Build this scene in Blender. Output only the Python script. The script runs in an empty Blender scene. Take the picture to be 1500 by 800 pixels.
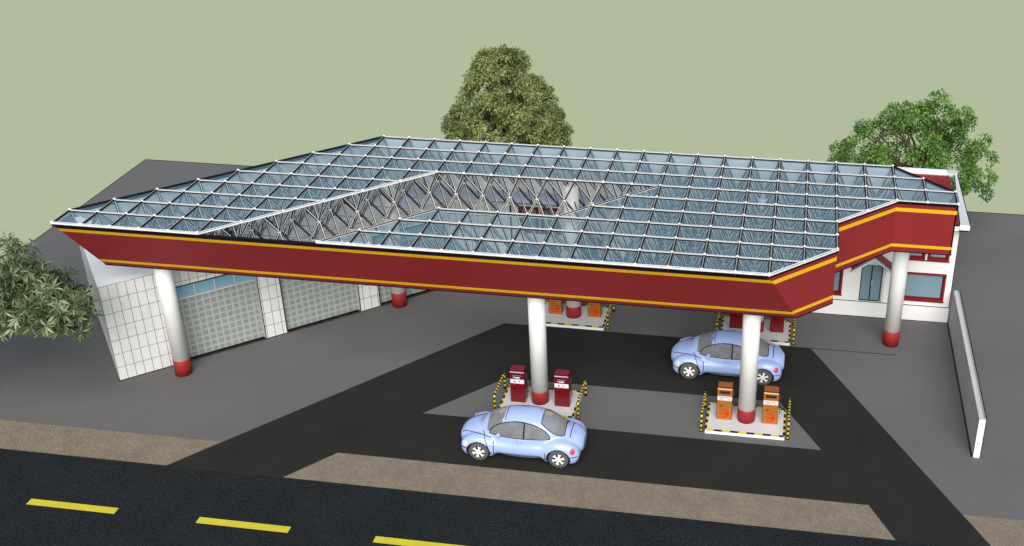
import bpy, math, random
import numpy as np
from mathutils import Vector, Matrix
random.seed(7); rng = np.random.default_rng(7)
S = bpy.context.scene
COL = S.collection
PI = math.pi
R = math.radians

# ------------------------------------------------------------------ materials
def lin(c):
    c = c / 255.0
    return c / 12.92 if c <= 0.04045 else ((c + 0.055) / 1.055) ** 2.4

def rgb(r, g, b, k=1.0):
    return (lin(r) * k, lin(g) * k, lin(b) * k)

class NT:
    def __init__(s, name):
        s.m = bpy.data.materials.new(name); s.m.use_nodes = True
        s.t = s.m.node_tree; s.n = s.t.nodes; s.l = s.t.links
        s.b = s.n.get('Principled BSDF'); s.out = s.n.get('Material Output')
    def new(s, typ, **kw):
        n = s.n.new(typ)
        for k, v in kw.items(): setattr(n, k, v)
        return n
    def link(s, a, b): s.l.new(a, b)

def paint(name, col, rough=0.5, amt=0.06, scale=3.0, spec=0.3, metal=0.0, coat=0.0, fine=0.0, bump=0.0, bscale=60.0):
    """painted / plain surface: colour with soft large-scale wear and optional fine grain"""
    t = NT(name); b = t.b
    tc = t.new('ShaderNodeTexCoord')
    nz = t.new('ShaderNodeTexNoise'); nz.inputs['Scale'].default_value = scale; nz.inputs['Detail'].default_value = 5
    t.link(tc.outputs['Object'], nz.inputs['Vector'])
    mr = t.new('ShaderNodeMapRange'); mr.inputs[1].default_value = 0.3; mr.inputs[2].default_value = 0.7
    mr.inputs[3].default_value = 1 - amt; mr.inputs[4].default_value = 1 + amt
    t.link(nz.outputs['Fac'], mr.inputs[0])
    fac = mr.outputs[0]
    if fine > 0:
        n2 = t.new('ShaderNodeTexNoise'); n2.inputs['Scale'].default_value = bscale; n2.inputs['Detail'].default_value = 2
        t.link(tc.outputs['Object'], n2.inputs['Vector'])
        m2 = t.new('ShaderNodeMapRange'); m2.inputs[1].default_value = 0.3; m2.inputs[2].default_value = 0.7
        m2.inputs[3].default_value = 1 - fine; m2.inputs[4].default_value = 1 + fine
        t.link(n2.outputs['Fac'], m2.inputs[0])
        mm = t.new('ShaderNodeMath', operation='MULTIPLY'); t.link(fac, mm.inputs[0]); t.link(m2.outputs[0], mm.inputs[1]); fac = mm.outputs[0]
        if bump > 0:
            bp = t.new('ShaderNodeBump'); bp.inputs['Strength'].default_value = bump; bp.inputs['Distance'].default_value = 0.01
            t.link(n2.outputs['Fac'], bp.inputs['Height']); t.link(bp.outputs[0], b.inputs['Normal'])
    vm = t.new('ShaderNodeVectorMath', operation='SCALE'); vm.inputs[0].default_value = col
    t.link(fac, vm.inputs['Scale']); t.link(vm.outputs[0], b.inputs['Base Color'])
    b.inputs['Roughness'].default_value = rough; b.inputs['Metallic'].default_value = metal
    b.inputs['Specular IOR Level'].default_value = spec
    if coat: b.inputs['Coat Weight'].default_value = coat; b.inputs['Coat Roughness'].default_value = 0.08
    return t.m

def grid_mat(name, c1, c2, cm, w, h, mortar, rough=0.45, offset=0.0, bump=0.3, uv=True, fine=0.04):
    """tiles / panels: brick node on the UV map (metres)"""
    t = NT(name); b = t.b
    tc = t.new('ShaderNodeTexCoord')
    br = t.new('ShaderNodeTexBrick'); br.offset = offset; br.squash = 1.0
    br.inputs['Color1'].default_value = (*c1, 1); br.inputs['Color2'].default_value = (*c2, 1); br.inputs['Mortar'].default_value = (*cm, 1)
    br.inputs['Scale'].default_value = 1.0; br.inputs['Mortar Size'].default_value = mortar
    br.inputs['Mortar Smooth'].default_value = 0.1; br.inputs['Bias'].default_value = 0
    br.inputs['Brick Width'].default_value = w; br.inputs['Row Height'].default_value = h
    t.link(tc.outputs['UV' if uv else 'Object'], br.inputs['Vector'])
    nz = t.new('ShaderNodeTexNoise'); nz.inputs['Scale'].default_value = 2.5; nz.inputs['Detail'].default_value = 6
    t.link(tc.outputs['Object'], nz.inputs['Vector'])
    mr = t.new('ShaderNodeMapRange'); mr.inputs[1].default_value = 0.3; mr.inputs[2].default_value = 0.7
    mr.inputs[3].default_value = 1 - fine; mr.inputs[4].default_value = 1 + fine
    t.link(nz.outputs['Fac'], mr.inputs[0])
    vm = t.new('ShaderNodeVectorMath', operation='SCALE'); t.link(br.outputs['Color'], vm.inputs[0]); t.link(mr.outputs[0], vm.inputs['Scale'])
    t.link(vm.outputs[0], b.inputs['Base Color'])
    bp = t.new('ShaderNodeBump'); bp.invert = True; bp.inputs['Strength'].default_value = bump; bp.inputs['Distance'].default_value = 0.01
    t.link(br.outputs['Fac'], bp.inputs['Height']); t.link(bp.outputs[0], b.inputs['Normal'])
    b.inputs['Roughness'].default_value = rough; b.inputs['Specular IOR Level'].default_value = 0.25
    return t.m

def asphalt(name, col, speck, sc=45.0, amt=0.25):
    t = NT(name); b = t.b
    tc = t.new('ShaderNodeTexCoord')
    n1 = t.new('ShaderNodeTexNoise'); n1.inputs['Scale'].default_value = 0.5; n1.inputs['Detail'].default_value = 6
    n2 = t.new('ShaderNodeTexNoise'); n2.inputs['Scale'].default_value = sc; n2.inputs['Detail'].default_value = 3; n2.inputs['Roughness'].default_value = 0.7
    n3 = t.new('ShaderNodeTexNoise'); n3.inputs['Scale'].default_value = sc * 0.4; n3.inputs['Detail'].default_value = 2
    for n in (n1, n2, n3): t.link(tc.outputs['Object'], n.inputs['Vector'])
    cr = t.new('ShaderNodeMapRange'); cr.inputs[1].default_value = 0.3; cr.inputs[2].default_value = 0.72
    cr.inputs[3].default_value = 1 - amt; cr.inputs[4].default_value = 1 + amt * 1.6
    t.link(n2.outputs['Fac'], cr.inputs[0])
    c2 = t.new('ShaderNodeMapRange'); c2.inputs[1].default_value = 0.3; c2.inputs[2].default_value = 0.7
    c2.inputs[3].default_value = 0.9; c2.inputs[4].default_value = 1.1
    t.link(n1.outputs['Fac'], c2.inputs[0])
    mm = t.new('ShaderNodeMath', operation='MULTIPLY'); t.link(cr.outputs[0], mm.inputs[0]); t.link(c2.outputs[0], mm.inputs[1])
    mx = t.new('ShaderNodeMix', data_type='RGBA'); mx.inputs['A'].default_value = (*col, 1); mx.inputs['B'].default_value = (*speck, 1)
    c3 = t.new('ShaderNodeMapRange'); c3.inputs[1].default_value = 0.55; c3.inputs[2].default_value = 0.7
    t.link(n3.outputs['Fac'], c3.inputs[0]); t.link(c3.outputs[0], mx.inputs['Factor'])
    vm = t.new('ShaderNodeVectorMath', operation='SCALE'); t.link(mx.outputs['Result'], vm.inputs[0]); t.link(mm.outputs[0], vm.inputs['Scale'])
    t.link(vm.outputs[0], b.inputs['Base Color'])
    bp = t.new('ShaderNodeBump'); bp.inputs['Strength'].default_value = 0.35; bp.inputs['Distance'].default_value = 0.01
    t.link(n2.outputs['Fac'], bp.inputs['Height']); t.link(bp.outputs[0], b.inputs['Normal'])
    b.inputs['Roughness'].default_value = 0.9; b.inputs['Specular IOR Level'].default_value = 0.1
    return t.m

def glass_mat(name, tint, haze, fac, rough=0.05, gloss=0.035):
    """thin tinted sheet: lets light straight through, with an even diffuse haze colour mixed in and optional gloss"""
    t = NT(name); t.n.remove(t.b)
    tr = t.new('ShaderNodeBsdfTransparent'); tr.inputs[0].default_value = (*tint, 1)
    df = t.new('ShaderNodeBsdfDiffuse'); df.inputs[0].default_value = (*haze, 1)
    tc = t.new('ShaderNodeTexCoord'); nz = t.new('ShaderNodeTexNoise'); nz.inputs['Scale'].default_value = 0.8; nz.inputs['Detail'].default_value = 4
    t.link(tc.outputs['Object'], nz.inputs['Vector'])
    mr = t.new('ShaderNodeMapRange'); mr.inputs[1].default_value = 0.3; mr.inputs[2].default_value = 0.7
    mr.inputs[3].default_value = fac * 0.85; mr.inputs[4].default_value = fac * 1.15
    t.link(nz.outputs['Fac'], mr.inputs[0])
    m1 = t.new('ShaderNodeMixShader'); t.link(mr.outputs[0], m1.inputs[0]); t.link(tr.outputs[0], m1.inputs[1]); t.link(df.outputs[0], m1.inputs[2])
    gl = t.new('ShaderNodeBsdfGlossy'); gl.inputs[0].default_value = (0.7, 0.8, 0.9, 1); gl.inputs['Roughness'].default_value = rough
    m2 = t.new('ShaderNodeMixShader'); m2.inputs[0].default_value = gloss
    t.link(m1.outputs[0], m2.inputs[1]); t.link(gl.outputs[0], m2.inputs[2]); t.link(m2.outputs[0], t.out.inputs[0])
    return t.m

def leaf_mat(name, dark, mid, light, nscale=1.2, trans=0.25, tip=None):
    t = NT(name); b = t.b
    tc = t.new('ShaderNodeTexCoord'); geo = t.new('ShaderNodeNewGeometry')
    nz = t.new('ShaderNodeTexNoise'); nz.inputs['Scale'].default_value = nscale; nz.inputs['Detail'].default_value = 3
    t.link(tc.outputs['Object'], nz.inputs['Vector'])
    a = t.new('ShaderNodeMath', operation='MULTIPLY'); a.inputs[1].default_value = 0.5
    t.link(geo.outputs['Random Per Island'], a.inputs[0])
    ad = t.new('ShaderNodeMath', operation='ADD'); t.link(a.outputs[0], ad.inputs[0])
    sb = t.new('ShaderNodeMapRange'); sb.inputs[1].default_value = 0.3; sb.inputs[2].default_value = 0.7; sb.inputs[3].default_value = 0.0; sb.inputs[4].default_value = 0.5
    t.link(nz.outputs['Fac'], sb.inputs[0]); t.link(sb.outputs[0], ad.inputs[1])
    cr = t.new('ShaderNodeValToRGB'); e = cr.color_ramp.elements
    e[0].position = 0.1; e[0].color = (*dark, 1); e[1].position = 0.9; e[1].color = (*light, 1)
    k = e.new(0.5); k.color = (*mid, 1)
    if tip: k = e.new(0.985); k.color = (*tip, 1)
    t.link(ad.outputs[0], cr.inputs[0]); t.link(cr.outputs[0], b.inputs['Base Color'])
    b.inputs['Roughness'].default_value = 0.5; b.inputs['Specular IOR Level'].default_value = 0.3
    tl = t.new('ShaderNodeBsdfTranslucent'); t.link(cr.outputs[0], tl.inputs[0])
    mx = t.new('ShaderNodeMixShader'); mx.inputs[0].default_value = trans
    t.link(b.outputs[0], mx.inputs[1]); t.link(tl.outputs[0], mx.inputs[2]); t.link(mx.outputs[0], t.out.inputs[0])
    return t.m

M = {}
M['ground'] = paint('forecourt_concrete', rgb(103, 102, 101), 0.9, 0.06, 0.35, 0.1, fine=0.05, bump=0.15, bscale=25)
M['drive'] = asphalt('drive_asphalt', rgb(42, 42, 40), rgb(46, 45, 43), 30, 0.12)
M['road'] = asphalt('road_asphalt', rgb(29, 32, 33), rgb(52, 52, 50), 40, 0.65)
M['yellow_line'] = paint('yellow_road_paint', rgb(204, 192, 58), 0.7, 0.06, 2.0, 0.1, fine=0.06, bscale=40)
M['edge'] = paint('dark_sealant', (0.006, 0.006, 0.007), 0.6, 0.1, 4.0, 0.1)
M['white'] = paint('white_paint', (0.88, 0.88, 0.88), 0.5, 0.03, 1.5, 0.2)
M['white_tube'] = paint('white_tube_enamel', (0.86, 0.86, 0.86), 0.4, 0.05, 2.0, 0.3)
M['grey_tube'] = paint('grey_tube_enamel', (0.42, 0.41, 0.41), 0.4, 0.05, 2.0, 0.3)
M['lining'] = paint('pale_fascia_lining', rgb(236, 243, 250), 0.6, 0.03, 0.5, 0.2)
M['red_front'] = paint('red_fascia_enamel', rgb(134, 41, 44), 0.45, 0.05, 0.4, 0.25, fine=0.02, bscale=8)
M['yellow'] = paint('yellow_stripe_enamel', rgb(222, 174, 28), 0.45, 0.04, 0.8, 0.25)
M['red_band'] = paint('red_column_paint', rgb(152, 42, 45), 0.5, 0.06, 2.0, 0.25)
M['red_frame'] = paint('red_window_frame', rgb(150, 36, 40), 0.5, 0.06, 2.0, 0.25)
M['roof_glass'] = glass_mat('blue_roof_glass', (0.95, 0.98, 1.0), (0.15, 0.275, 0.335), 0.40)
M['pane'] = paint('blue_grey_pane', rgb(122, 150, 164), 0.08, 0.05, 0.7, 0.5)
M['pane_blue'] = paint('light_blue_pane', rgb(128, 168, 192), 0.08, 0.05, 0.7, 0.5)
M['tile'] = grid_mat('pale_wall_tile', rgb(222, 222, 222), rgb(228, 228, 227), rgb(96, 96, 98), 0.295, 0.535, 0.009)
M['shutter'] = grid_mat('shutter_panel', rgb(150, 156, 153), rgb(158, 163, 160), rgb(174, 178, 176), 0.245, 0.245, 0.022, bump=-0.6)
def add_pressing(mt):
    nt_ = mt.node_tree; br = next(n for n in nt_.nodes if n.type == 'TEX_BRICK'); vm = next(n for n in nt_.nodes if n.type == 'VECT_MATH')
    b2 = nt_.nodes.new('ShaderNodeTexBrick'); b2.offset = 0; 
    for k, v in (('Scale',1.0),('Mortar Size',0.052),('Mortar Smooth',0.0),('Brick Width',0.245),('Row Height',0.245)): b2.inputs[k].default_value = v
    b2.inputs['Color1'].default_value = b2.inputs['Color2'].default_value = (0.82,0.84,0.84,1); b2.inputs['Mortar'].default_value = (1,1,1,1)
    tcn = next(n for n in nt_.nodes if n.type == 'TEX_COORD'); nt_.links.new(tcn.outputs['UV'], b2.inputs['Vector'])
    mx_ = nt_.nodes.new('ShaderNodeMix'); mx_.data_type = 'RGBA'; mx_.blend_type = 'MULTIPLY'; mx_.inputs['Factor'].default_value = 1
    nt_.links.new(br.outputs['Color'], mx_.inputs['A']); nt_.links.new(b2.outputs['Color'], mx_.inputs['B']); nt_.links.new(mx_.outputs['Result'], vm.inputs[0])
add_pressing(M['shutter'])
M['roof_grey'] = paint('grey_roof_felt', rgb(236, 236, 234), 0.85, 0.05, 0.6, 0.1, fine=0.03, bscale=20)
M['roof_blue'] = paint('pale_blue_roof_sheet', rgb(236, 243, 248), 0.7, 0.04, 0.5, 0.15, fine=0.02, bscale=12)
M['island_top'] = paint('island_concrete', rgb(205, 205, 204), 0.8, 0.05, 1.5, 0.1, fine=0.03)
M['hz_yellow'] = paint('hazard_yellow', rgb(226, 196, 40), 0.5, 0.06, 4.0, 0.2)
M['hz_black'] = paint('hazard_black', (0.008, 0.008, 0.008), 0.5, 0.06, 4.0, 0.2)
M['wall_side'] = paint('grey_render', rgb(186, 186, 186), 0.9, 0.05, 1.0, 0.1, fine=0.04)
M['wall_cap'] = paint('grey_coping', rgb(136, 136, 136), 0.85, 0.05, 1.5, 0.1, fine=0.04)
M['cap_light'] = paint('pale_coping_edge', rgb(205, 205, 205), 0.8, 0.04, 1.5, 0.1)
M['pump_red'] = paint('pump_red_enamel', rgb(112, 12, 24), 0.3, 0.06, 3.0, 0.4, coat=0.3)
M['pump_red_top'] = paint('pump_dark_red_cap', rgb(112, 30, 46), 0.35, 0.06, 3.0, 0.4)
M['pump_orange'] = paint('pump_orange_enamel', rgb(166, 100, 32), 0.35, 0.07, 3.0, 0.4, coat=0.2)
M['pump_orange_top'] = paint('pump_brown_cap', rgb(146, 84, 48), 0.4, 0.06, 3.0, 0.3)
M['pump_lip_o'] = paint('pump_pale_orange_lip', rgb(238, 196, 150), 0.35, 0.04, 3.0, 0.4)
M['pump_lip_r'] = paint('pump_pale_pink_lip', rgb(226, 170, 178), 0.35, 0.04, 3.0, 0.4)
M['display'] = paint('dark_display', rgb(38, 34, 62), 0.15, 0.05, 3.0, 0.5)
M['display_o'] = paint('brown_display', rgb(66, 54, 58), 0.15, 0.05, 3.0, 0.5)
M['label'] = paint('white_label', rgb(224, 220, 228), 0.5, 0.03, 5.0, 0.2)
M['mark_red'] = paint('red_marking', rgb(206, 44, 20), 0.5, 0.04, 5.0, 0.2)
M['mark_grey'] = paint('grey_marking', rgb(110, 106, 122), 0.5, 0.04, 5.0, 0.2)
M['car'] = paint('pale_blue_car_paint', rgb(166, 187, 236), 0.32, 0.02, 1.0, 0.4, coat=0.5)
M['car_seam'] = paint('car_seam', (0.012, 0.013, 0.016), 0.6, 0.05, 4.0, 0.2)
M['car_glass'] = glass_mat('car_window_glass', (0.86, 0.87, 0.88), (0.50, 0.51, 0.52), 0.36, 0.15, 0.0)
M['tyre'] = paint('tyre_rubber', rgb(92, 92, 92), 0.85, 0.08, 6.0, 0.15)
M['hub'] = paint('dark_hub', (0.012, 0.012, 0.012), 0.6, 0.05, 4.0, 0.2)
M['alloy'] = paint('white_alloy', (0.85, 0.85, 0.85), 0.35, 0.03, 4.0, 0.4)
M['seat'] = paint('grey_car_seat', rgb(128, 126, 124), 0.9, 0.06, 6.0, 0.1)
M['cabin'] = paint('pale_car_cabin', rgb(150, 150, 150), 0.9, 0.06, 5.0, 0.1)
M['dark_trim'] = paint('dark_trim', rgb(58, 58, 60), 0.6, 0.05, 5.0, 0.2)
M['lamp_white'] = paint('clear_lamp', rgb(205, 210, 220), 0.15, 0.04, 8.0, 0.5)
M['lamp_red'] = paint('red_lamp', rgb(212, 66, 84), 0.2, 0.06, 30.0, 0.5)
M['bark'] = paint('bark', rgb(92, 78, 62), 0.95, 0.25, 5.0, 0.05, fine=0.2, bump=0.6, bscale=14)
M['leaf_a'] = leaf_mat('olive_green_leaf', (0.045, 0.058, 0.02), (0.20, 0.245, 0.08), (0.41, 0.45, 0.17), 1.0)
M['leaf_b'] = leaf_mat('fresh_green_leaf', (0.03, 0.075, 0.02), (0.11, 0.235, 0.045), (0.29, 0.44, 0.10), 0.9)
M['leaf_c'] = leaf_mat('dark_glossy_leaf', (0.022, 0.042, 0.017), (0.095, 0.14, 0.055), (0.42, 0.47, 0.28), 1.6, 0.15, (0.34, 0.20, 0.14))

def paving():
    t = NT('cobble_paving'); b = t.b
    tc = t.new('ShaderNodeTexCoord')
    mp = t.new('ShaderNodeMapping'); mp.inputs['Rotation'].default_value = (0, 0, R(45)); t.link(tc.outputs['Object'], mp.inputs['Vector'])
    br = t.new('ShaderNodeTexBrick'); br.offset = 0.5
    br.inputs['Color1'].default_value = (*rgb(143, 131, 116), 1); br.inputs['Color2'].default_value = (*rgb(130, 117, 103), 1)
    br.inputs['Mortar'].default_value = (*rgb(120, 109, 96), 1)
    br.inputs['Scale'].default_value = 1; br.inputs['Mortar Size'].default_value = 0.012; br.inputs['Mortar Smooth'].default_value = 0.6
    br.inputs['Brick Width'].default_value = 0.13; br.inputs['Row Height'].default_value = 0.09; br.inputs['Bias'].default_value = 0.1
    t.link(mp.outputs[0], br.inputs['Vector'])
    nz = t.new('ShaderNodeTexNoise'); nz.inputs['Scale'].default_value = 1.3; nz.inputs['Detail'].default_value = 6
    t.link(tc.outputs['Object'], nz.inputs['Vector'])
    mr = t.new('ShaderNodeMapRange'); mr.inputs[1].default_value = 0.3; mr.inputs[2].default_value = 0.7; mr.inputs[3].default_value = 0.88; mr.inputs[4].default_value = 1.1
    t.link(nz.outputs['Fac'], mr.inputs[0])
    vm = t.new('ShaderNodeVectorMath', operation='SCALE'); t.link(br.outputs['Color'], vm.inputs[0]); t.link(mr.outputs[0], vm.inputs['Scale'])
    t.link(vm.outputs[0], b.inputs['Base Color'])
    bp = t.new('ShaderNodeBump'); bp.invert = True; bp.inputs['Strength'].default_value = 0.5; bp.inputs['Distance'].default_value = 0.01
    t.link(br.outputs['Fac'], bp.inputs['Height']); t.link(bp.outputs[0], b.inputs['Normal'])
    b.inputs['Roughness'].default_value = 0.95; b.inputs['Specular IOR Level'].default_value = 0.1
    return t.m
M['paving'] = paving()

def roof_tiles():
    t = NT('red_pantile'); b = t.b
    tc = t.new('ShaderNodeTexCoord')
    br = t.new('ShaderNodeTexBrick'); br.offset = 0.0
    br.inputs['Color1'].default_value = (*rgb(150, 38, 40), 1); br.inputs['Color2'].default_value = (*rgb(128, 30, 34), 1); br.inputs['Mortar'].default_value = (*rgb(62, 14, 16), 1)
    br.inputs['Scale'].default_value = 1; br.inputs['Mortar Size'].default_value = 0.02; br.inputs['Mortar Smooth'].default_value = 0.9
    br.inputs['Brick Width'].default_value = 0.20; br.inputs['Row Height'].default_value = 0.38
    t.link(tc.outputs['UV'], br.inputs['Vector']); t.link(br.outputs['Color'], b.inputs['Base Color'])
    b.inputs['Roughness'].default_value = 0.6
    return t.m
M['pantile'] = roof_tiles()

# ------------------------------------------------------------------ mesh builder
class MB:
    def __init__(s): s.v = []; s.f = []; s.mi = []; s.uv = []; s.sm = []
    def face(s, pts, mi=0, uv=None, smooth=False):
        k = len(s.v); s.v += [tuple(p) for p in pts]; s.f.append(tuple(range(k, k + len(pts)))); s.mi.append(mi)
        s.uv.append(uv or [(0, 0)] * len(pts)); s.sm.append(smooth)
    def raw(s, verts, faces, mi=0, smooth=True):
        k = len(s.v); s.v += [tuple(p) for p in verts]
        for f in faces:
            s.f.append(tuple(k + i for i in f)); s.mi.append(mi); s.uv.append([(0, 0)] * len(f)); s.sm.append(smooth)
    def box(s, lo, hi, mi=0):
        x0, y0, z0 = lo; x1, y1, z1 = hi
        P = [(x0,y0,z0),(x1,y0,z0),(x1,y1,z0),(x0,y1,z0),(x0,y0,z1),(x1,y0,z1),(x1,y1,z1),(x0,y1,z1)]
        s.raw(P, [(0,3,2,1),(4,5,6,7),(0,1,5,4),(1,2,6,5),(2,3,7,6),(3,0,4,7)], mi, False)
    def ebox(s, lo, hi, c, mi=0, me=1, taper=None):
        """box whose bevelled edges carry their own (dark) material"""
        x = (lo[0], hi[0]); y = (lo[1], hi[1]); z = (lo[2], hi[2])
        c = min(c, (x[1]-x[0])*.45, (y[1]-y[0])*.45, (z[1]-z[0])*.45)
        P = {}
        def T(p): return taper(p) if taper else p
        for ix in (0,1):
            for iy in (0,1):
                for iz in (0,1):
                    sx, sy, sz = (1,-1)[ix], (1,-1)[iy], (1,-1)[iz]
                    P[ix,iy,iz,'x'] = T((x[ix], y[iy]+sy*c, z[iz]+sz*c))
                    P[ix,iy,iz,'y'] = T((x[ix]+sx*c, y[iy], z[iz]+sz*c))
                    P[ix,iy,iz,'z'] = T((x[ix]+sx*c, y[iy]+sy*c, z[iz]))
        q = [(0,0),(1,0),(1,1),(0,1)]
        for i in (0,1):
            s.face([P[i,a,b,'x'] for a,b in q], mi); s.face([P[a,i,b,'y'] for a,b in q], mi); s.face([P[a,b,i,'z'] for a,b in q], mi)
            for j in (0,1):
                s.face([P[i,j,0,'x'],P[i,j,1,'x'],P[i,j,1,'y'],P[i,j,0,'y']], me)
                s.face([P[i,0,j,'x'],P[i,1,j,'x'],P[i,1,j,'z'],P[i,0,j,'z']], me)
                s.face([P[0,i,j,'y'],P[1,i,j,'y'],P[1,i,j,'z'],P[0,i,j,'z']], me)
                for k in (0,1): s.face([P[i,j,k,'x'],P[i,j,k,'y'],P[i,j,k,'z']], me)
    def sqtube(s, a, b, h, c, mi=0, me=1, up=(0,0,1)):
        """square hollow section between two points, chamfers in a second material"""
        a = Vector(a); b = Vector(b); d = (b-a).normalized(); u = Vector(up)
        if abs(d.dot(u)) > 0.98: u = Vector((0,1,0))
        e = d.cross(u).normalized(); g = e.cross(d).normalized()
        ring = [(h,-h+c),(h,h-c),(h-c,h),(-h+c,h),(-h,h-c),(-h,-h+c),(-h+c,-h),(h-c,-h)]
        V = [p + e*r0 + g*r1 for p in (a, b) for r0, r1 in ring]
        k = len(s.v); s.v += [tuple(p) for p in V]
        for i in range(8):
            j = (i+1) % 8
            s.f.append((k+i, k+j, k+8+j, k+8+i)); s.mi.append(mi if i % 2 == 0 else me); s.uv.append([(0,0)]*4); s.sm.append(False)
        for st in (0, 8):
            s.f.append(tuple(k+st+i for i in range(8))); s.mi.append(mi); s.uv.append([(0,0)]*8); s.sm.append(False)
    def tube(s, pts, r, n=8, mi=0, mifn=None, cap=True, closed=False):
        pts = [Vector(p) for p in pts]; k0 = len(s.v); N = len(pts); prev = None
        rr = r if hasattr(r, '__len__') else [r]*N
        for i, p in enumerate(pts):
            if closed: d = pts[(i+1) % N] - pts[i-1]
            else: d = pts[min(i+1, N-1)] - pts[max(i-1, 0)]
            d.normalize()
            if prev is None:
                u = Vector((0,0,1)) if abs(d.z) < 0.9 else Vector((0,1,0))
                prev = d.cross(u).normalized()
            e = (prev - d*prev.dot(d)).normalized(); prev = e; g = d.cross(e)
            for j in range(n):
                t = 2*PI*j/n; s.v.append(tuple(p + e*math.cos(t)*rr[i] + g*math.sin(t)*rr[i]))
        for i in range(N if closed else N-1):
            for j in range(n):
                a = k0+i*n+j; b = k0+i*n+(j+1) % n; i2 = (i+1) % N
                s.f.append((a, b, k0+i2*n+(j+1) % n, k0+i2*n+j)); s.mi.append(mifn(i) if mifn else mi); s.uv.append([(0,0)]*4); s.sm.append(True)
        if cap and not closed:
            for st in (0, N-1):
                s.f.append(tuple(k0+st*n+j for j in range(n))); s.mi.append(mifn(min(st, N-2)) if mifn else mi); s.uv.append([(0,0)]*n); s.sm.append(False)
    def ball(s, c, r, nu=8, nv=6, mi=0, mat=None):
        V = []; F = []
        for i in range(nv+1):
            t = PI*i/nv
            for j in range(nu):
                p = 2*PI*j/nu; q = Vector((math.sin(t)*math.cos(p), math.sin(t)*math.sin(p), math.cos(t)))
                if mat is not None: q = mat @ q
                else: q = q*r + Vector(c)
                V.append(q)
        for i in range(nv):
            for j in range(nu): F.append((i*nu+j, (i+1)*nu+j, (i+1)*nu+(j+1) % nu, i*nu+(j+1) % nu))
        s.raw(V, F, mi, True)
    def lathe(s, prof, n=32, mi=0, axis='z', c=(0,0,0), smooth=True):
        V = []; F = []
        for r, h in prof:
            for j in range(n):
                t = 2*PI*j/n
                p = (r*math.cos(t), r*math.sin(t), h) if axis == 'z' else (r*math.cos(t), h, r*math.sin(t))
                V.append((p[0]+c[0], p[1]+c[1], p[2]+c[2]))
        for i in range(len(prof)-1):
            for j in range(n): F.append((i*n+j, i*n+(j+1) % n, (i+1)*n+(j+1) % n, (i+1)*n+j))
        s.raw(V, F, mi, smooth)
    def build(s, name, mats, parent=None, kind=None, recalc=True):
        me = bpy.data.meshes.new(name); me.from_pydata(s.v, [], s.f)
        for m in (mats if isinstance(mats, (list, tuple)) else [mats]): me.materials.append(M[m] if isinstance(m, str) else m)
        me.polygons.foreach_set('material_index', s.mi); me.polygons.foreach_set('use_smooth', s.sm)
        ul = me.uv_layers.new(name='UVMap'); flat = [c for u in s.uv for p in u for c in p]
        ul.data.foreach_set('uv', flat)
        if recalc:
            import bmesh
            bm = bmesh.new(); bm.from_mesh(me); bmesh.ops.recalc_face_normals(bm, faces=bm.faces); bm.to_mesh(me); bm.free()
        me.update()
        o = bpy.data.objects.new(name, me); COL.objects.link(o)
        if parent: o.parent = parent
        if kind: o['kind'] = kind
        return o

def tag(o, label, cat, group=None):
    o['label'] = label; o['category'] = cat
    if group: o['group'] = group
    return o

def thing(name, label, cat, loc=(0,0,0), rz=0.0, group=None):
    o = bpy.data.objects.new(name, None); COL.objects.link(o); o.empty_display_size = 0.3
    o.location = loc; o.rotation_euler = (0, 0, rz)
    return tag(o, label, cat, group)

def kids(o): return [c for c in COL.objects if c.parent == o]

def copy_tree(o, parent=None):
    c = o.copy(); COL.objects.link(c)
    if parent: c.parent = parent
    for ch in kids(o): copy_tree(ch, c)
    return c

def poly(name, pts, z, mat, kind='structure', thick=None):
    m = MB()
    m.face([(x, y, z) for x, y in pts], uv=[(x, y) for x, y in pts])
    if thick:
        n = len(pts)
        for i in range(n):
            a, b = pts[i], pts[(i+1) % n]
            m.face([(a[0],a[1],z),(b[0],b[1],z),(b[0],b[1],z-thick),(a[0],a[1],z-thick)])
        m.face([(x, y, z-thick) for x, y in reversed(pts)])
    o = m.build(name, mat); 
    if kind: o['kind'] = kind
    return o

# ------------------------------------------------------------------ setting
poly('ground', [(-9.17,-30),(70,-30),(70,19.9),(-9.17,19.9)], 0.0, 'ground', thick=0.05)
m = MB(); m.box((-9.2,-30,-0.05), (-9.172,19.9,0.012)); m.build('ground_edge', 'edge')['kind'] = 'structure'
m = MB(); m.box((-9.2,19.902,-0.05), (70,19.94,0.012)); m.build('ground_edge', 'edge')['kind'] = 'structure'
poly('road', [(-9.1,-29.9),(69.9,-29.9),(69.9,-3.57),(-9.1,-3.57)], 0.004, 'road')
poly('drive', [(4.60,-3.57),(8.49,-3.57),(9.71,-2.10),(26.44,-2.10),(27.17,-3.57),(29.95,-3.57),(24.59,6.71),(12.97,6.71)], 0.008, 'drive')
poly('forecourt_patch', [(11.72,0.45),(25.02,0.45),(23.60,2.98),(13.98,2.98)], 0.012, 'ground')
poly('pavement', [(-9.1,-3.57),(4.60,-3.57),(5.74,-2.12),(-9.1,-2.12)], 0.008, 'paving')
poly('pavement', [(8.49,-3.57),(27.17,-3.57),(26.44,-2.10),(9.71,-2.10)], 0.012, 'paving')
poly('pavement', [(29.95,-3.57),(69.9,-3.57),(69.9,-2.10),(29.19,-2.10)], 0.008, 'paving')
m = MB()
for k in range(-1, 9):
    x = 1.37 + 5.455*k
    if x < -9: continue
    m.face([(x,-6.0,0.0085),(x+2.86,-6.0,0.0085),(x+2.86,-5.73,0.0085),(x,-5.73,0.0085)])
m.build('road_marking', 'yellow_line')['kind'] = 'structure'
m = MB(); m.box((24.62,6.69,0.0), (27.7,6.715,0.006)); m.build('ground_joint', 'edge')['kind'] = 'structure'
m = MB(); m.box((29.735,0.83,0.0), (29.76,9.35,0.006)); m.build('ground_joint', 'edge')['kind'] = 'structure'

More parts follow.
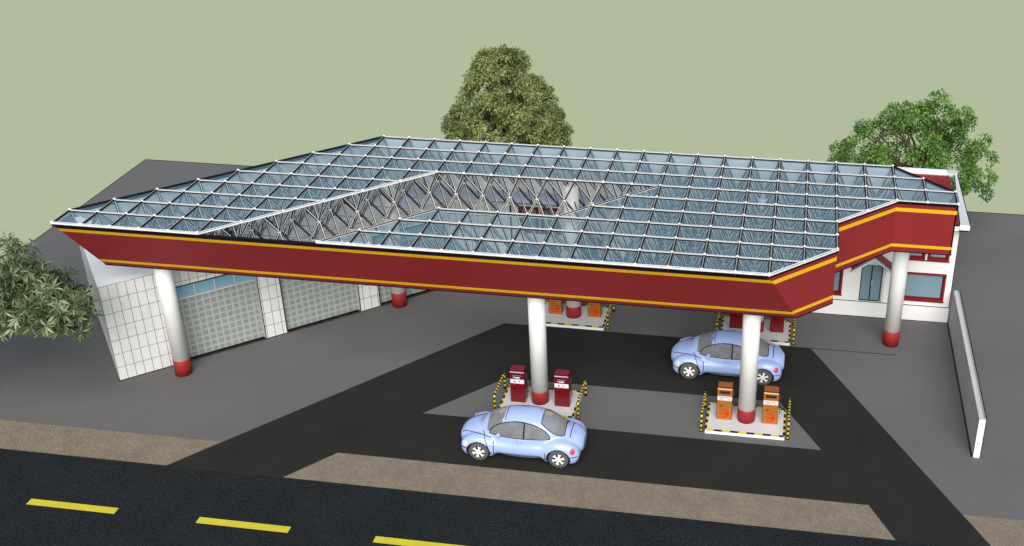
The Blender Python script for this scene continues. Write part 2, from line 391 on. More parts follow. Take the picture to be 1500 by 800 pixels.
# ------------------------------------------------------------------ canopy
ZT, ZM, ZB = 6.45, 5.45, 4.45
OUT = [(0,0),(23,0),(25,2),(25,4),(27,6),(29,6),(29,7),(27,9),(8,9),(0,1)]
HOLE = [(5,0),(11,6),(19,6),(16,3),(12,3),(9,0)]
def inside(p, P):
    c = False; n = len(P); x, y = p
    for i in range(n):
        x1, y1 = P[i]; x2, y2 = P[(i+1) % n]
        if (y1 > y) != (y2 > y) and x < (x2-x1)*(y-y1)/(y2-y1)+x1: c = not c
    return c
def solid(p): return inside(p, OUT) and not inside(p, HOLE)
cells = {}
for i in range(29):
    for j in range(9):
        q = {'S': (i+.5,j+.17), 'E': (i+.83,j+.5), 'N': (i+.5,j+.83), 'W': (i+.17,j+.5)}
        s_ = ''.join(k for k in 'SENW' if solid(q[k]))
        if s_: cells[i,j] = s_

canopy = thing('station_canopy', 'wide glazed space-frame canopy with deep red and yellow fascia on white columns over the forecourt', 'canopy', (14.5,4.5,0))
CAN = Vector((14.5,4.5,0))
def cl(p): return Vector(p) - CAN
CAMP = Vector((23.44,-30.35,22.47))

# glass
CORN = {'SENW': [(0,0),(1,0),(1,1),(0,1)], 'SE': [(0,0),(1,0),(1,1)], 'NW': [(0,0),(1,1),(0,1)], 'SW': [(0,0),(1,0),(0,1)], 'EN': [(1,0),(1,1),(0,1)]}
gl = []
for (i,j), s_ in cells.items():
    key = s_ if s_ in CORN else ('SW' if set(s_) == {'S','W'} else s_)
    if key not in CORN: continue
    gl.append(((i,j), CORN[key]))
gl.sort(key=lambda g: (g[0][1]+g[0][0]*0.0, g[0][0]))
def pane_into(m, ij, cs):
    c = Vector((sum(p[0] for p in cs)/len(cs), sum(p[1] for p in cs)/len(cs)))
    P = []
    for p in cs:
        v = Vector(p); d = v - c; v = c + d*(1 - 0.03/d.length*1.2); P.append(cl((ij[0]+v.x, ij[1]+v.y, ZT-0.005)))
    m.face(P)
for g in gl[:98]:
    m = MB(); pane_into(m, *g); m.build('glass_panel', 'roof_glass', canopy)
m = MB()
for g in gl[98:]: pane_into(m, *g)
m.build('glass_panel', 'roof_glass', canopy, 'stuff')

# top grid bars: one bar per line
def runs(line):
    out = []; cur = None
    for a, b, ok in line:
        if ok: cur = (cur[0], b) if cur else (a, b)
        elif cur: out.append(cur); cur = None
    if cur: out.append(cur)
    return out
def edge_ok(a, b):
    mx, my = (a[0]+b[0])/2, (a[1]+b[1])/2
    e = 0.03
    return solid((mx+e*(a[1]!=b[1]), my+e*(a[0]!=b[0]))) or solid((mx-e*(a[1]!=b[1]), my-e*(a[0]!=b[0])))
for j in range(10):
    for a, b in runs([((i,j),(i+1,j), edge_ok((i,j),(i+1,j))) for i in range(29)]):
        h = 0.038 if j == 0 else 0.019
        m = MB(); m.sqtube(cl((*a,ZT+0.02)), cl((*b,ZT+0.02)), h, 0.006); m.build('roof_bar', ['white_tube','edge'], canopy)
        m = MB(); m.box(cl((a[0],j-0.085,ZT-0.012)), cl((b[0],j+0.075,ZT-0.0035))); m.build('glazing_gasket', 'edge', canopy)
for i in range(30):
    for a, b in runs([((i,j),(i,j+1), edge_ok((i,j),(i,j+1))) for j in range(9)]):
        m = MB(); m.sqtube(cl((*a,ZT)), cl((*b,ZT)), 0.056, 0.044); m.build('roof_bar', ['grey_tube','edge'], canopy)
for a, b, w in [((0,1),(8,9),0), ((23,0),(25,2),1), ((25,4),(27,6),1), ((27,9),(29,7),0), ((5,0),(11,6),1), ((16,3),(19,6),0), ((9,0),(12,3),0)]:
    m = MB(); m.sqtube(cl((*a,ZT+0.012)), cl((*b,ZT+0.012)), 0.040, 0.012 if w else 0.030); m.build('roof_bar', ['white_tube' if (w or a[1] < 5 and a[0] > 1) else 'edge','edge'], canopy)

# web members in two layers of pyramids
struts = []; tops = set(); mids = []; lows = set()
OB = set()
for i in range(30):
    for j in range(10):
        near = [(i-1,j-1),(i,j-1),(i-1,j),(i,j)]
        outb = any(not inside((a+.5,b+.5), OUT) for a, b in near)
        if not outb and j > 1 and any(cells.get(c) == 'SENW' for c in near): OB.add((i,j))
for (i,j), s_ in cells.items():
    for c in CORN.get(s_, []): tops.add((i+c[0], j+c[1]))
    if s_ != 'SENW': continue
    mid = (i+.5, j+.5 if j else 0.66, ZM); mids.append(mid)
    for a, b in ((0,0),(1,0),(1,1),(0,1)):
        struts.append(((i+a,j+b,ZT), mid))
        if (i+a,j+b) in OB: struts.append((mid, (i+a,j+b,ZB))); lows.add((i+a,j+b))
def dk(a, b): return b[2] == ZB and b[0] > a[0] and b[1] > a[1]
def holed(s_):
    x = (s_[0][0]+s_[1][0])/2; y = (s_[0][1]+s_[1][1])/2; z = (s_[0][2]+s_[1][2])/2
    pts = [(x + 0.14*k, y - 0.87*k) for k in (0.2, 0.6, 1.0, 1.4, 1.8)]
    return sum(inside(p, HOLE) for p in pts) - (0.5 if z < ZM else 0)
struts.sort(key=lambda s_: -holed(s_))
for a, b in struts[:98]:
    m = MB(); m.sqtube(cl(a), cl(b), 0.046 if b[2] > ZB else 0.038, (0.032 if b[2] > ZB else 0.026) if not dk(a, b) else 0.036); m.build('strut', ['white_tube','edge'], canopy)
m = MB()
for a, b in struts[98:]: m.sqtube(cl(a), cl(b), 0.046 if b[2] > ZB else 0.038, (0.032 if b[2] > ZB else 0.026) if not dk(a, b) else 0.036)
m.build('strut', ['white_tube','edge'], canopy, 'stuff')
# bottom chords
for j in range(2, 9):
    for a, b in runs([((i,j),(i+1,j), (i,j) in lows and (i+1,j) in lows and (cells.get((i,j))=='SENW' or cells.get((i,j-1))=='SENW')) for i in range(29)]):
        m = MB(); m.sqtube(cl((*a,ZB)), cl((*b,ZB)), 0.03, 0.014); m.build('bottom_chord', ['white_tube','edge'], canopy)
# ball nodes
tn = sorted(tops, key=lambda t: (t[1], t[0]))
hn = [t for t in tn if t[1] <= 3] ; rest = [t for t in tn if t[1] > 3]
vis = (hn + rest)[:98]; oth = (hn + rest)[98:]
for i, j in vis:
    m = MB(); m.ball(cl((i,j,ZT+0.03)), 0.066 if j == 0 else 0.056); m.build('ball_node', 'white_tube', canopy)
m = MB()
for i, j in oth: m.ball(cl((i,j,ZT+0.03)), 0.054)
for p in mids: m.ball(cl(p), 0.075)
for i, j in lows: m.ball(cl((i,j,ZB)), 0.07, 6, 5)
m.build('ball_node', 'white_tube', canopy, 'stuff')

# fascia
ZF0, ZF1 = 6.395, 4.57
def fascia(a, b, a2, b2, stripes, inward, seal=0.035):
    """a,b top edge (xy), a2,b2 bottom edge"""
    A, B, C, D = Vector((*a,ZF0)), Vector((*b,ZF0)), Vector((*b2,ZF1)), Vector((*a2,ZF1))
    n = Vector(inward).normalized()*0.05
    m = MB()
    F = [A,B,C,D]; K = [p+n for p in F]
    m.face([cl(p) for p in F]); m.face([cl(p) for p in reversed(K)], 1)
    for i in range(4): m.face([cl(F[i]), cl(F[(i+1)%4]), cl(K[(i+1)%4]), cl(K[i])])
    o = m.build('fascia_panel', ['red_front','lining'], canopy)
    nn = (B-A).cross(D-A).normalized()
    if nn.dot(n) > 0: nn = -nn
    for t0, t1 in stripes:
        m = MB(); Q = []
        for t in (t0, t1):
            Q.append((A.lerp(D,t), B.lerp(C,t)))
        F = [Q[0][0],Q[0][1],Q[1][1],Q[1][0]]; K = [p+nn*0.006 for p in F]
        m.face([cl(p) for p in K]); 
        for i in range(4): m.face([cl(F[i]), cl(F[(i+1)%4]), cl(K[(i+1)%4]), cl(K[i])])
        m.build('yellow_stripe', 'yellow', o)
    # dark seal along the top and bottom edges
    for P, Q, w in ((A,B,seal),(D,C,0.018)):
        m = MB(); m.sqtube(cl(P+nn*0.002), cl(Q+nn*0.002), w, 0.008, 0, 0); m.build('edge_seal', 'edge', o)
SF = [(0.085,0.15),(0.86,0.92)]; SR = [(0.10,0.175),(0.84,0.90)]
fascia((0,0),(23,0),(0.9,0.9),(23.9,0.9), SF, (0,1,0))
fascia((23,0),(25,2),(23.9,0.9),(25,2), SR, (-1,1,0))
fascia((25,2),(25,4),(25,2),(25,4), SR, (-1,0,0))
fascia((25,4),(27,6),(25,4),(27,6), SR, (-1,1,0))
fascia((27,6),(29,6),(27,6),(29,6), SR, (0,1,0))
fascia((29,6),(29,7),(29,6),(29,7), SR, (-1,0,0))
fascia((0,1),(8,9),(1.5,2.5),(8,9), SR, (1,-1,0), 0.06)
fascia((8,9),(27,9),(8,9),(27,9), SR, (0,-1,0), 0.05)
fascia((27,9),(29,7),(27,9),(29,7), SR, (-1,-1,0), 0.05)
# dark gutter behind the front edge
m = MB(); m.box(cl((0.1,0.03,ZT-0.16)), cl((22.95,0.09,ZT-0.04))); m.build('gutter', 'edge', canopy)
# columns
for k, (x, y, zb) in enumerate([(2.52,1.56,0),(15.53,1.60,0.15),(22.53,1.60,0.15),(27.52,7.5,0),(8.53,7.5,0),(15.53,7.5,0.15),(22.53,7.5,0.15)]):
    r = 0.285
    m = MB(); m.lathe([(0.0,0.55),(r,0.55),(r,5.62),(0.0,5.62)], 40, c=cl((x,y,0)))
    o = m.build('column', 'white', canopy)
    for p in o.data.polygons:
        if abs(p.normal.z) > 0.9: p.use_smooth = False
    m = MB(); m.lathe([(0.0,zb),(r+0.012,zb),(r+0.012,0.62),(r+0.004,0.625),(0.0,0.625)], 40, c=cl((x,y,0))); m.build('base_band', 'red_band', o)

# ------------------------------------------------------------------ pump islands, pumps, guard rails
isl = thing('pump_island', 'white kerbed pump island with hazard edging behind the nearer pale blue car', 'pump island', (15.53,1.57,0), 0, 'raised pump islands')
m = MB(); m.ebox((-1.31,-0.80,0.012), (1.31,0.80,0.150), 0.012, 0, 2); o = m.build('kerb', ['white','island_top','edge'], isl)
m = MB(); m.box((-1.24,-0.73,0.150), (1.24,0.73,0.156)); m.build('deck', 'island_top', isl)
m = MB()
def dash(x0, y0, x1, y1, L, gap, w, n, off):
    d = Vector((x1-x0, y1-y0)); Ln = d.length; d.normalize(); e = Vector((-d.y, d.x))*w
    t = 0; k = 0
    while t < Ln - 1e-4:
        t2 = min(Ln, t + (L if k % 2 == off else gap))
        a = Vector((x0,y0))+d*t; b = Vector((x0,y0))+d*t2
        P = [a-e, b-e, b+e, a+e]
        lo = [(p.x,p.y,0.149) for p in P]; hi = [(p.x,p.y,0.164) for p in P]
        m.face(hi, 1 if k % 2 == off else 0)
        for i in range(4): m.face([lo[i],lo[(i+1)%4],hi[(i+1)%4],hi[i]], 1 if k % 2 == off else 0)
        t = t2; k += 1
dash(-1.27,-0.765,1.27,-0.765,0.27,0.26,0.037,0,0); dash(-1.27,0.765,1.27,0.765,0.27,0.26,0.037,0,0)
dash(-1.272,-0.728,-1.272,0.728,0.15,0.19,0.034,0,1); dash(1.272,-0.728,1.272,0.728,0.15,0.19,0.034,0,1)
m.build('hazard_edging', ['hz_black','hz_yellow'], isl)
for (x, y, lab) in [(22.53,1.57,'front right white pump island carrying two orange pumps, near the driveway edge'),
                    (15.53,7.52,'rear pump island with orange pumps half hidden behind the long fascia'),
                    (22.53,7.52,'rear pump island with red pumps behind the farther pale blue car')]:
    c = copy_tree(isl); c.location = (x, y, 0); c['label'] = lab

def make_pump(body, cap, lip, disp, label, orange):
    p = thing('fuel_pump', label, 'fuel pump', (0,0,0))
    w, d, h = 0.255, 0.17, 1.22
    m = MB()
    # cabinet with a slanted top front
    prof = [(-d,0.0),(-d,h-0.02),(-d+0.03,h),(d-0.03,h+0.02),(d,h-0.02),(d,0.0)]
    def shell(ww, grow, z0):
        return [(-ww, y*grow, z) for y, z in prof], [(ww, y*grow, z) for y, z in prof]
    L, Rr = shell(w-0.012, 1, 0)
    m.face(L); m.face(list(reversed(Rr)))
    # side trims are the dark bevels
    L2 = [(-w+0.0, p_[1]*0.93, 0.012+p_[2]*0.985) for p_ in L]; R2 = [(w, p_[1]*0.93, 0.012+p_[2]*0.985) for p_ in Rr]
    m.face(L2, 0); m.face(list(reversed(R2)), 0)
    n = len(prof)
    for i in range(n):
        j = (i+1) % n
        m.face([L[i],L[j],Rr[j],Rr[i]], 0)
        m.face([L[i],L[j],L2[j],L2[i]], 1); m.face([Rr[i],Rr[j],R2[j],R2[i]], 1)
    o = m.build('cabinet', [body,'edge'], p)
    m = MB(); m.ebox((-w+0.004,-d-0.006,h+0.012), (w-0.004,d+0.006,h+0.055), 0.014, 0, 1); m.build('cap', [cap,'edge'], p)
    m = MB(); m.ebox((-w+0.012,-d-0.016,h-0.035), (w-0.012,-d-0.001,h+0.005), 0.006, 0, 0); m.build('lip', lip, p)
    m = MB(); m.ebox((-0.18,-d-0.012,h-0.20), (0.18,-d-0.001,h-0.085), 0.008, 0, 1); o = m.build('display', [disp,'edge'], p)
    m = MB(); m.box((-0.15,-d-0.015,h-0.165), (0.15,-d-0.0125,h-0.125)); m.build('readout', 'mark_grey' if not orange else 'display', o)
    if not orange:
        m = MB(); m.box((-0.09,-d-0.010,h-0.25), (0.09,-d-0.001,h-0.208)); m.box((-0.15,-d-0.009,h-0.222), (-0.095,-d-0.001,h-0.208)); m.build('keypad', 'label', p)
    m = MB(); m.box((-w+0.016,-d-0.007,h-0.46), (w-0.016,-d-0.001,h-0.30)); lb = m.build('label_band', 'label', p)
    m = MB(); rr = random.Random(4)
    if orange:
        x = -0.18
        for k in range(11):
            if k == 7: x += 0.03
            ww = rr.uniform(0.014,0.026); hh = 0.04 if k in (0,7) else 0.03
            m.box((x,-d-0.0095,h-0.365), (x+ww,-d-0.0072,h-0.365+hh)); x += ww+0.008
        m.build('lettering', 'mark_red', lb)
        m = MB()
        for k in range(7):
            x = -0.17+k*0.03
            m.box((x,-d-0.0095,h-0.40), (x+0.018,-d-0.0072,h-0.385))
            if k < 4: m.box((x,-d-0.0095,h-0.43), (x+0.018,-d-0.0072,h-0.415))
        m.box((0.14,-d-0.0095,h-0.43), (0.18,-d-0.0072,h-0.405)); m.build('small_print', 'mark_grey', lb)
        # emblem: open ring with an arrow through it
        m = MB(); cz = 0.24; N = 26
        for k in range(N):
            t0 = R(-135)+R(270)*k/N; t1 = R(-135)+R(270)*(k+1)/N
            P = [(0.11*math.cos(t0),0.12*math.sin(t0)),(0.11*math.cos(t1),0.12*math.sin(t1)),(0.155*math.cos(t1),0.165*math.sin(t1)),(0.155*math.cos(t0),0.165*math.sin(t0))]
            m.face([(a,-d-0.004,cz+b) for a, b in P])
        for P in ([(-0.17,-0.022),(0.06,-0.022),(0.06,0.022),(-0.17,0.022)], [(0.04,-0.075),(0.215,0.0),(0.04,0.075)]):
            m.face([(a,-d-0.0055,cz+b) for a, b in P])
        m.build('arrow_emblem', 'mark_red', p)
        m = MB(); m.box((-0.15,-d-0.006,h-0.66), (-0.06,-d-0.001,h-0.645)); m.box((-0.15,-d-0.006,h-0.70), (-0.06,-d-0.001,h-0.685)); m.build('vent', 'edge', p)
    else:
        m.box((-0.10,-d-0.0095,h-0.42), (-0.07,-d-0.0072,h-0.34)); m.box((-0.11,-d-0.0092,h-0.425), (-0.06,-d-0.0072,h-0.405))
        m.build('pump_symbol', 'display', lb)
        m = MB(); m.box((0.03,-d-0.0095,h-0.40), (0.09,-d-0.0072,h-0.36)); m.build('small_print', 'mark_grey', lb)
        m = MB(); m.box((-0.14,-d-0.008,h-0.50), (-0.07,-d-0.001,h-0.47)); m.build('badge', 'mark_grey', p)
        m = MB(); m.lathe([(0.0,0),(0.035,0),(0.03,0.015),(0.0,0.015)], 14, axis='y', c=(-0.11,-d-0.016,h-0.66)); m.build('lock', 'edge', p)
    # hose and nozzle on the flank
    m = MB()
    pts = []
    for k in range(15):
        t = k/14; pts.append((w+0.02+0.035*math.sin(PI*t), 0.06-0.02*t, 0.98-0.75*math.sin(PI*t)*0.9+0.02*t))
    m.tube(pts, 0.012, 6); m.box((w,0.0,0.86), (w+0.045,0.09,1.06)); m.build('hose', 'dark_trim', p)
    return p
pr = make_pump('pump_red','pump_red_top','pump_lip_r','display','red fuel pump left of the column behind the nearer car', False)
po = make_pump('pump_orange','pump_orange_top','pump_lip_o','display_o','orange fuel pump left of the front right column', True)
pr['group'] = 'red fuel pumps'; po['group'] = 'orange fuel pumps'
ZI = 0.156
pr.location = (14.81,1.55,ZI); po.location = (21.80,1.62,ZI)
for src, x, y, lab in [(pr,16.34,1.52,'red fuel pump right of the column behind the nearer car'),
                       (po,23.31,1.60,'orange fuel pump right of the front right column, nearest the boundary wall'),
                       (po,14.82,7.62,'orange fuel pump at the rear, left of the half hidden column'),
                       (po,16.35,7.62,'orange fuel pump at the rear, right of the half hidden column'),
                       (pr,21.79,7.62,'red fuel pump at the rear, above the roof of the farther car'),
                       (pr,23.31,7.56,'red fuel pump at the rear, right of the white front column')]:
    c = copy_tree(src); c.location = (x, y, ZI); c['label'] = lab

rail = thing('guard_rail', 'yellow and black guard rail left of the red pumps behind the nearer car', 'guard rail', (14.10,1.66,0), 0, 'hazard striped guard rails')
path = []
H_, y0, y1, rc = 0.66, -0.70, 0.70, 0.10
def seg(a, b, step=0.085):
    a = Vector(a); b = Vector(b); n = max(1, round((b-a).length/step))
    return [a.lerp(b, k/n) for k in range(n)]
path += seg((0,y0,0.012),(0,y0,H_-rc))
path += [Vector((0,y0+rc-rc*math.cos(t),H_-rc+rc*math.sin(t))) for t in (0,PI/4)]
path += seg((0,y0+rc,H_),(0,y1-rc,H_))
path += [Vector((0,y1-rc+rc*math.sin(t),H_-rc+rc*math.cos(t))) for t in (0,PI/4)]
path += seg((0,y1,H_-rc),(0,y1,0.012)) + [Vector((0,y1,0.012))]
m = MB(); m.tube(path, 0.034, 10, 0, lambda i: (i+1) % 2); m.build('hoop', ['hz_black','hz_yellow'], rail)
for s_ in (y0, y1):
    m = MB(); m.lathe([(0,0.012),(0.07,0.012),(0.065,0.026),(0.0,0.026)], 16, c=(0,s_,0)); m.build('foot_plate', 'hz_black', rail)
for x, y, lab in [(16.96,1.66,'yellow and black guard rail at the right end of the island behind the nearer car'),
                  (21.10,1.60,'yellow and black guard rail left of the front orange pumps'),
                  (23.93,1.60,'yellow and black guard rail right of the front orange pumps'),
                  (16.96,7.6,'yellow and black guard rail beside the rear orange pumps, half behind the fascia'),
                  (21.10,7.6,'yellow and black guard rail at the rear, behind the roof of the farther car'),
                  (23.95,7.6,'yellow and black guard rail at the right end of the rear red pump island')]:
    c = copy_tree(rail); c.location = (x, y, 0); c['label'] = lab

# ------------------------------------------------------------------ car
WX = 1.29
def nrm(p, r, e): return (np.abs(p[...,0]/r[0])**e + np.abs(p[...,1]/r[1])**e + np.abs(p[...,2]/r[2])**e)**(1/e)
PARTS = [((0,0,.50),(2.0,.80,.31),3.0), ((.10,0,.62),(1.55,.74,.91),2.25), ((-1.02,0,.60),(.97,.66,.40),2.3), ((1.18,0,.62),(.86,.66,.43),2.3)]
for sy in (-1, 1):
    PARTS += [((-WX,sy*.60,.43),(.60,.27,.44),2.2), ((WX,sy*.60,.45),(.64,.28,.46),2.2)]
def F(p):
    p = np.asarray(p, float); out = None
    k = 0.05
    for c, r, e in PARTS:
        d = (nrm(p-np.array(c), r, e)-1)*min(r)*1.1
        if out is None: out = d
        else:
            h = np.clip(0.5+0.5*(out-d)/k, 0, 1); out = out*(1-h)+d*h-k*h*(1-h)
    return out
def solve(o, d, tmax=1.7):
    """outermost hit of the ray o+t*d walking inwards (vectorised)"""
    o = np.asarray(o, float); d = np.asarray(d, float)
    ts = np.linspace(tmax, 0, 160); hi = np.full(o.shape[:-1], 0.0); lo = np.full(o.shape[:-1], 0.0); done = np.zeros(o.shape[:-1], bool)
    prev = ts[0]
    for t in ts[1:]:
        f = F(o+d*t); hit = (f < 0) & ~done
        hi = np.where(hit, prev, hi); lo = np.where(hit, t, lo); done |= hit; prev = t
    for _ in range(18):
        mid = (hi+lo)/2; f = F(o+d*mid[...,None]); lo = np.where(f < 0, mid, lo); hi = np.where(f < 0, hi, mid)
    return (o+d*lo[...,None]), done
def grad(p, e=1e-3):
    p = np.asarray(p, float); f = F(np.concatenate([p+np.eye(3)*e, p-np.eye(3)*e])); g = f[:3]-f[3:]; return Vector(g/np.linalg.norm(g))
TS = np.linspace(1.7, 0, 120)
def hit1(o, d, tmax=1.7):
    o = np.array(o, float); d = np.array(d, float); ts = TS*(tmax/1.7)
    f = F(o+ts[:,None]*d); k = int(np.argmax(f < 0)); hi, lo = ts[max(k-1,0)], ts[k]
    for _ in range(2):
        tt = np.linspace(hi, lo, 24); f = F(o+tt[:,None]*d); k = int(np.argmax(f < 0)) if (f < 0).any() else 23
        hi, lo = tt[max(k-1,0)], tt[k]
    return o+d*lo
def side_pt(x, z, sy, off=0.0):
    p = hit1([x,0,z], [0,sy,0.0]); return Vector(p) + grad(p)*off
def top_pt(x, y, off=0.0):
    p = hit1([x,y,0.4], [0,0,1.0]); return Vector(p)+grad(p)*off

def make_car(label):
    car = thing('parked_car', label, 'car', (0,0,0))
    NX, NP = 150, 120
    tt = np.linspace(-1, 1, NX); xs = 2.0*np.sin(tt*PI/2*0.985)
    ph = np.linspace(0, 2*PI, NP, endpoint=False)
    O = np.zeros((NX,NP,3)); O[...,0] = xs[:,None]; O[...,2] = 0.52
    D = np.zeros((NX,NP,3)); D[...,1] = np.cos(ph)[None,:]; D[...,2] = np.sin(ph)[None,:]
    P, ok = solve(O, D)
    P[...,2] = np.maximum(P[...,2], 0.20)
    # normals from the field
    e = 1e-3; G = np.stack([F(P+np.eye(3)[k]*e)-F(P-np.eye(3)[k]*e) for k in range(3)], -1); G /= np.linalg.norm(G, axis=-1, keepdims=True)
    V = P.reshape(-1,3)
    body = MB(); wins = {'side_window_a': [], 'windscreen': [], 'rear_window': []}
    bf = []; gf = {k: [] for k in ('windscreen','rear_window','side_l1','side_l2','side_r1','side_r2')}
    for i in range(NX-1):
        for j in range(NP):
            j2 = (j+1) % NP; idx = (i*NP+j, (i+1)*NP+j, (i+1)*NP+j2, i*NP+j2)
            c = V[list(idx)].mean(0); n = (G[i,j]+G[i+1,j]+G[i+1,j2]+G[i,j2])/4
            x, y, z = c
            if abs(y) > 0.42 and z < 0.80 and min(math.hypot(x-WX, z-0.33), math.hypot(x+WX, z-0.33)) < 0.375: continue   # wheel arches
            key = None
            ax = (x-0.02)/0.97
            arc = 0.92+0.455*math.sqrt(max(0, 1-ax*ax))
            if abs(ax) < 1 and 0.92 < z < arc and abs(n[1]) > 0.42:
                if not 0.15 < x < 0.20: key = 'side_' + ('l' if y < 0 else 'r') + ('1' if x < 0.175 else '2')
            elif -1.06 < x < -0.47 and z > 0.97 and n[0] < -0.2 and abs(y) < 0.60 - 0.22*(z-0.97)/0.5 and n[2] > 0: key = 'windscreen'
            elif 0.70 < x < 1.44 and z > 0.92 and abs(y) < 0.50 - 0.12*abs((x-1.05)/0.4)**2 and n[2] > 0: key = 'rear_window'
            (gf[key] if key else bf).append(idx)
    body.raw(V, bf); body.raw([], [])
    # close the two ends
    k0 = 0
    body.f.append(tuple(range(NP))); body.mi.append(0); body.uv.append([(0,0)]*NP); body.sm.append(True)
    last = (NX-1)*NP
    body.f.append(tuple(last+j for j in range(NP-1,-1,-1))); body.mi.append(0); body.uv.append([(0,0)]*NP); body.sm.append(True)
    bo = body.build('body', 'car', car, recalc=False)
    def compact(faces):
        used = sorted({i for f in faces for i in f}); mp = {a: b for b, a in enumerate(used)}
        return [V[i] for i in used], [tuple(mp[i] for i in f) for f in faces]
    for k, nm in (('windscreen','windscreen'),('rear_window','rear_window'),('side_l1','side_window'),('side_l2','side_window'),('side_r1','side_window'),('side_r2','side_window')):
        g = MB(); g.raw(*compact(gf[k])); g.build(nm, 'car_glass', car, recalc=False)
    # liner, floor, wheel wells
    m = MB(); m.box((-1.05,-0.62,0.30), (1.45,0.62,0.36), 0)
    for sx in (-WX, WX):
        for sy in (-1, 1):
            k0 = len(m.v); m.lathe([(0.0,sy*0.50),(0.385,sy*0.50),(0.385,sy*0.76)], 28, axis='y', c=(sx,0,0.33))
            for q in range(k0, len(m.v)): m.v[q] = (m.v[q][0], m.v[q][1], max(m.v[q][2], 0.21))
    m.box((-2.0*0.9,-0.5,0.19), (1.8,0.5,0.23)); m.build('underbody', 'dark_trim', car)
    m = MB(); m.ebox((-0.92,-0.50,0.66), (-0.60,0.50,0.90), 0.05, 0, 0); m.build('dashboard', 'dark_trim', car)
    def seat(x, y, w, tilt, hr):
        s_ = MB()
        s_.ebox((x-0.26,y-w,0.40), (x+0.24,y+w,0.60), 0.06, 0, 0)
        s_.ebox((x+0.16,y-w,0.56), (x+0.32,y+w,1.06), 0.06, 0, 0, taper=lambda p: (p[0]+(p[2]-0.56)*tilt, p[1], p[2]))
        for hy in hr: s_.ebox((x+0.34,y+hy-0.11,1.06), (x+0.43,y+hy+0.11,1.24), 0.04, 0, 0)
        s_.build('seat', 'seat', car)
    seat(-0.12,-0.33,0.24,0.3,[0]); seat(-0.12,0.33,0.24,0.3,[0]); seat(0.66,0,0.44,0.35,[-0.24,0.24])
    m = MB(); sw = []
    for k in range(20):
        t = 2*PI*k/20; sw.append((-0.47+0.07*math.sin(t), -0.33+0.18*math.cos(t), 0.98+0.16*math.sin(t)))
    m.tube(sw, 0.016, 6, closed=True)
    m.tube([(-0.62,-0.33,0.90),(-0.48,-0.33,0.97)], 0.025, 6); m.tube([sw[0],(-0.48,-0.33,0.97),sw[10]], 0.014, 6); m.build('steering_wheel', 'dark_trim', car)
    m = MB(); m.ebox((-0.66,-0.09,1.28), (-0.62,0.09,1.34), 0.012, 0, 0); m.build('rear_view_mirror', 'dark_trim', car)
    # seams
    m = MB(); r_ = 0.013
    for sy in (-1, 1):
        arc = []
        for k in range(41):
            a = PI*k/40; arc.append(side_pt(0.02-0.97*math.cos(a), 0.92+0.455*math.sin(a), sy, 0.004))
        m.tube(arc, 0.016, 6); 
        m.tube([side_pt(-0.95+1.94*k/24, 0.92, sy, 0.003) for k in range(25)], 0.010, 6)
        m.tube([side_pt(0.175, 0.92+0.44*k/10, sy, 0.005) for k in range(11)], 0.026, 6)
        # wheel-arch lips
        for cx in (-WX, WX):
            lip = []
            for k in range(25):
                a = R(-8)+R(196)*k/24; x = cx+0.38*math.cos(a); z = 0.33+0.38*math.sin(a)
                if z > 0.22: lip.append(side_pt(x, z, sy, 0.0))
            m.tube(lip, 0.015, 6)
        # door shut lines, sill line, fender seams, bonnet line, bumper lines
        m.tube([side_pt(-0.80, 0.30+0.42*k/8, sy, 0.002) for k in range(9)], r_, 6)
        m.tube([side_pt(-0.88-0.32*(k/8), 0.30+0.62*math.sin(PI/2*k/8)**1.0, sy, 0.002) if k else side_pt(-0.88,0.30,sy,0.002) for k in range(9)], r_*0.9, 6)
        m.tube([side_pt(0.86+0.0*k, 0.28+0.26*k/6, sy, 0.002) for k in range(7)], r_*0.9, 6)
        m.tube([side_pt(-0.86+1.72*k/24, 0.275, sy, 0.003) for k in range(25)], 0.012, 6)
        m.tube([top_pt(-1.90+1.02*k/20, sy*(0.30+0.32*math.sin(PI/2*k/20)), 0.002) for k in range(21)], r_, 6)
        m.tube([side_pt(1.62+0.26*k/8, 0.46, sy, 0.002) for k in range(9)], r_, 6)
        m.tube([side_pt(-1.66-0.22*k/8, 0.46, sy, 0.002) for k in range(9)], r_, 6)
    rw = lambda x: 0.50-0.12*((x-1.05)/0.4)**2
    ln = [top_pt(0.71+0.70*k/14, -rw(0.71+0.70*k/14), 0.002) for k in range(15)] + [top_pt(1.43, -0.36+0.72*k/8, 0.002) for k in range(9)]
    ln += [top_pt(1.41-0.70*k/14, rw(1.41-0.70*k/14), 0.002) for k in range(15)] + [top_pt(0.70, 0.40-0.8*k/8, 0.002) for k in range(9)]
    m.tube([p for p in ln if p.z > 0.9], 0.014, 6, closed=True)
    ln = [top_pt(-0.46, -0.40+0.80*k/10, 0.002) for k in range(11)]
    m.tube([p for p in ln if p.z > 0.93], 0.012, 6)
    m.tube([top_pt(1.60, -0.42+0.84*k/16, 0.002) for k in range(17)], r_, 6)
    m.build('shut_line', 'car_seam', bo)
    def pod(name, mat, p, n, ru, rv, rw, par):
        n = Vector(n); u = n.cross(Vector((0,0,1))).normalized(); v = u.cross(n).normalized()
        B = Matrix((u*ru, v*rv, n*rw)).transposed()
        mm = MB(); V_ = []
        T = lambda q: B @ q + p
        class W:  # small callable matrix
            def __matmul__(s_, q): return T(q)
        mm.ball((0,0,0), 1, 16, 10, 0, W()); mm.build(name, mat, par)
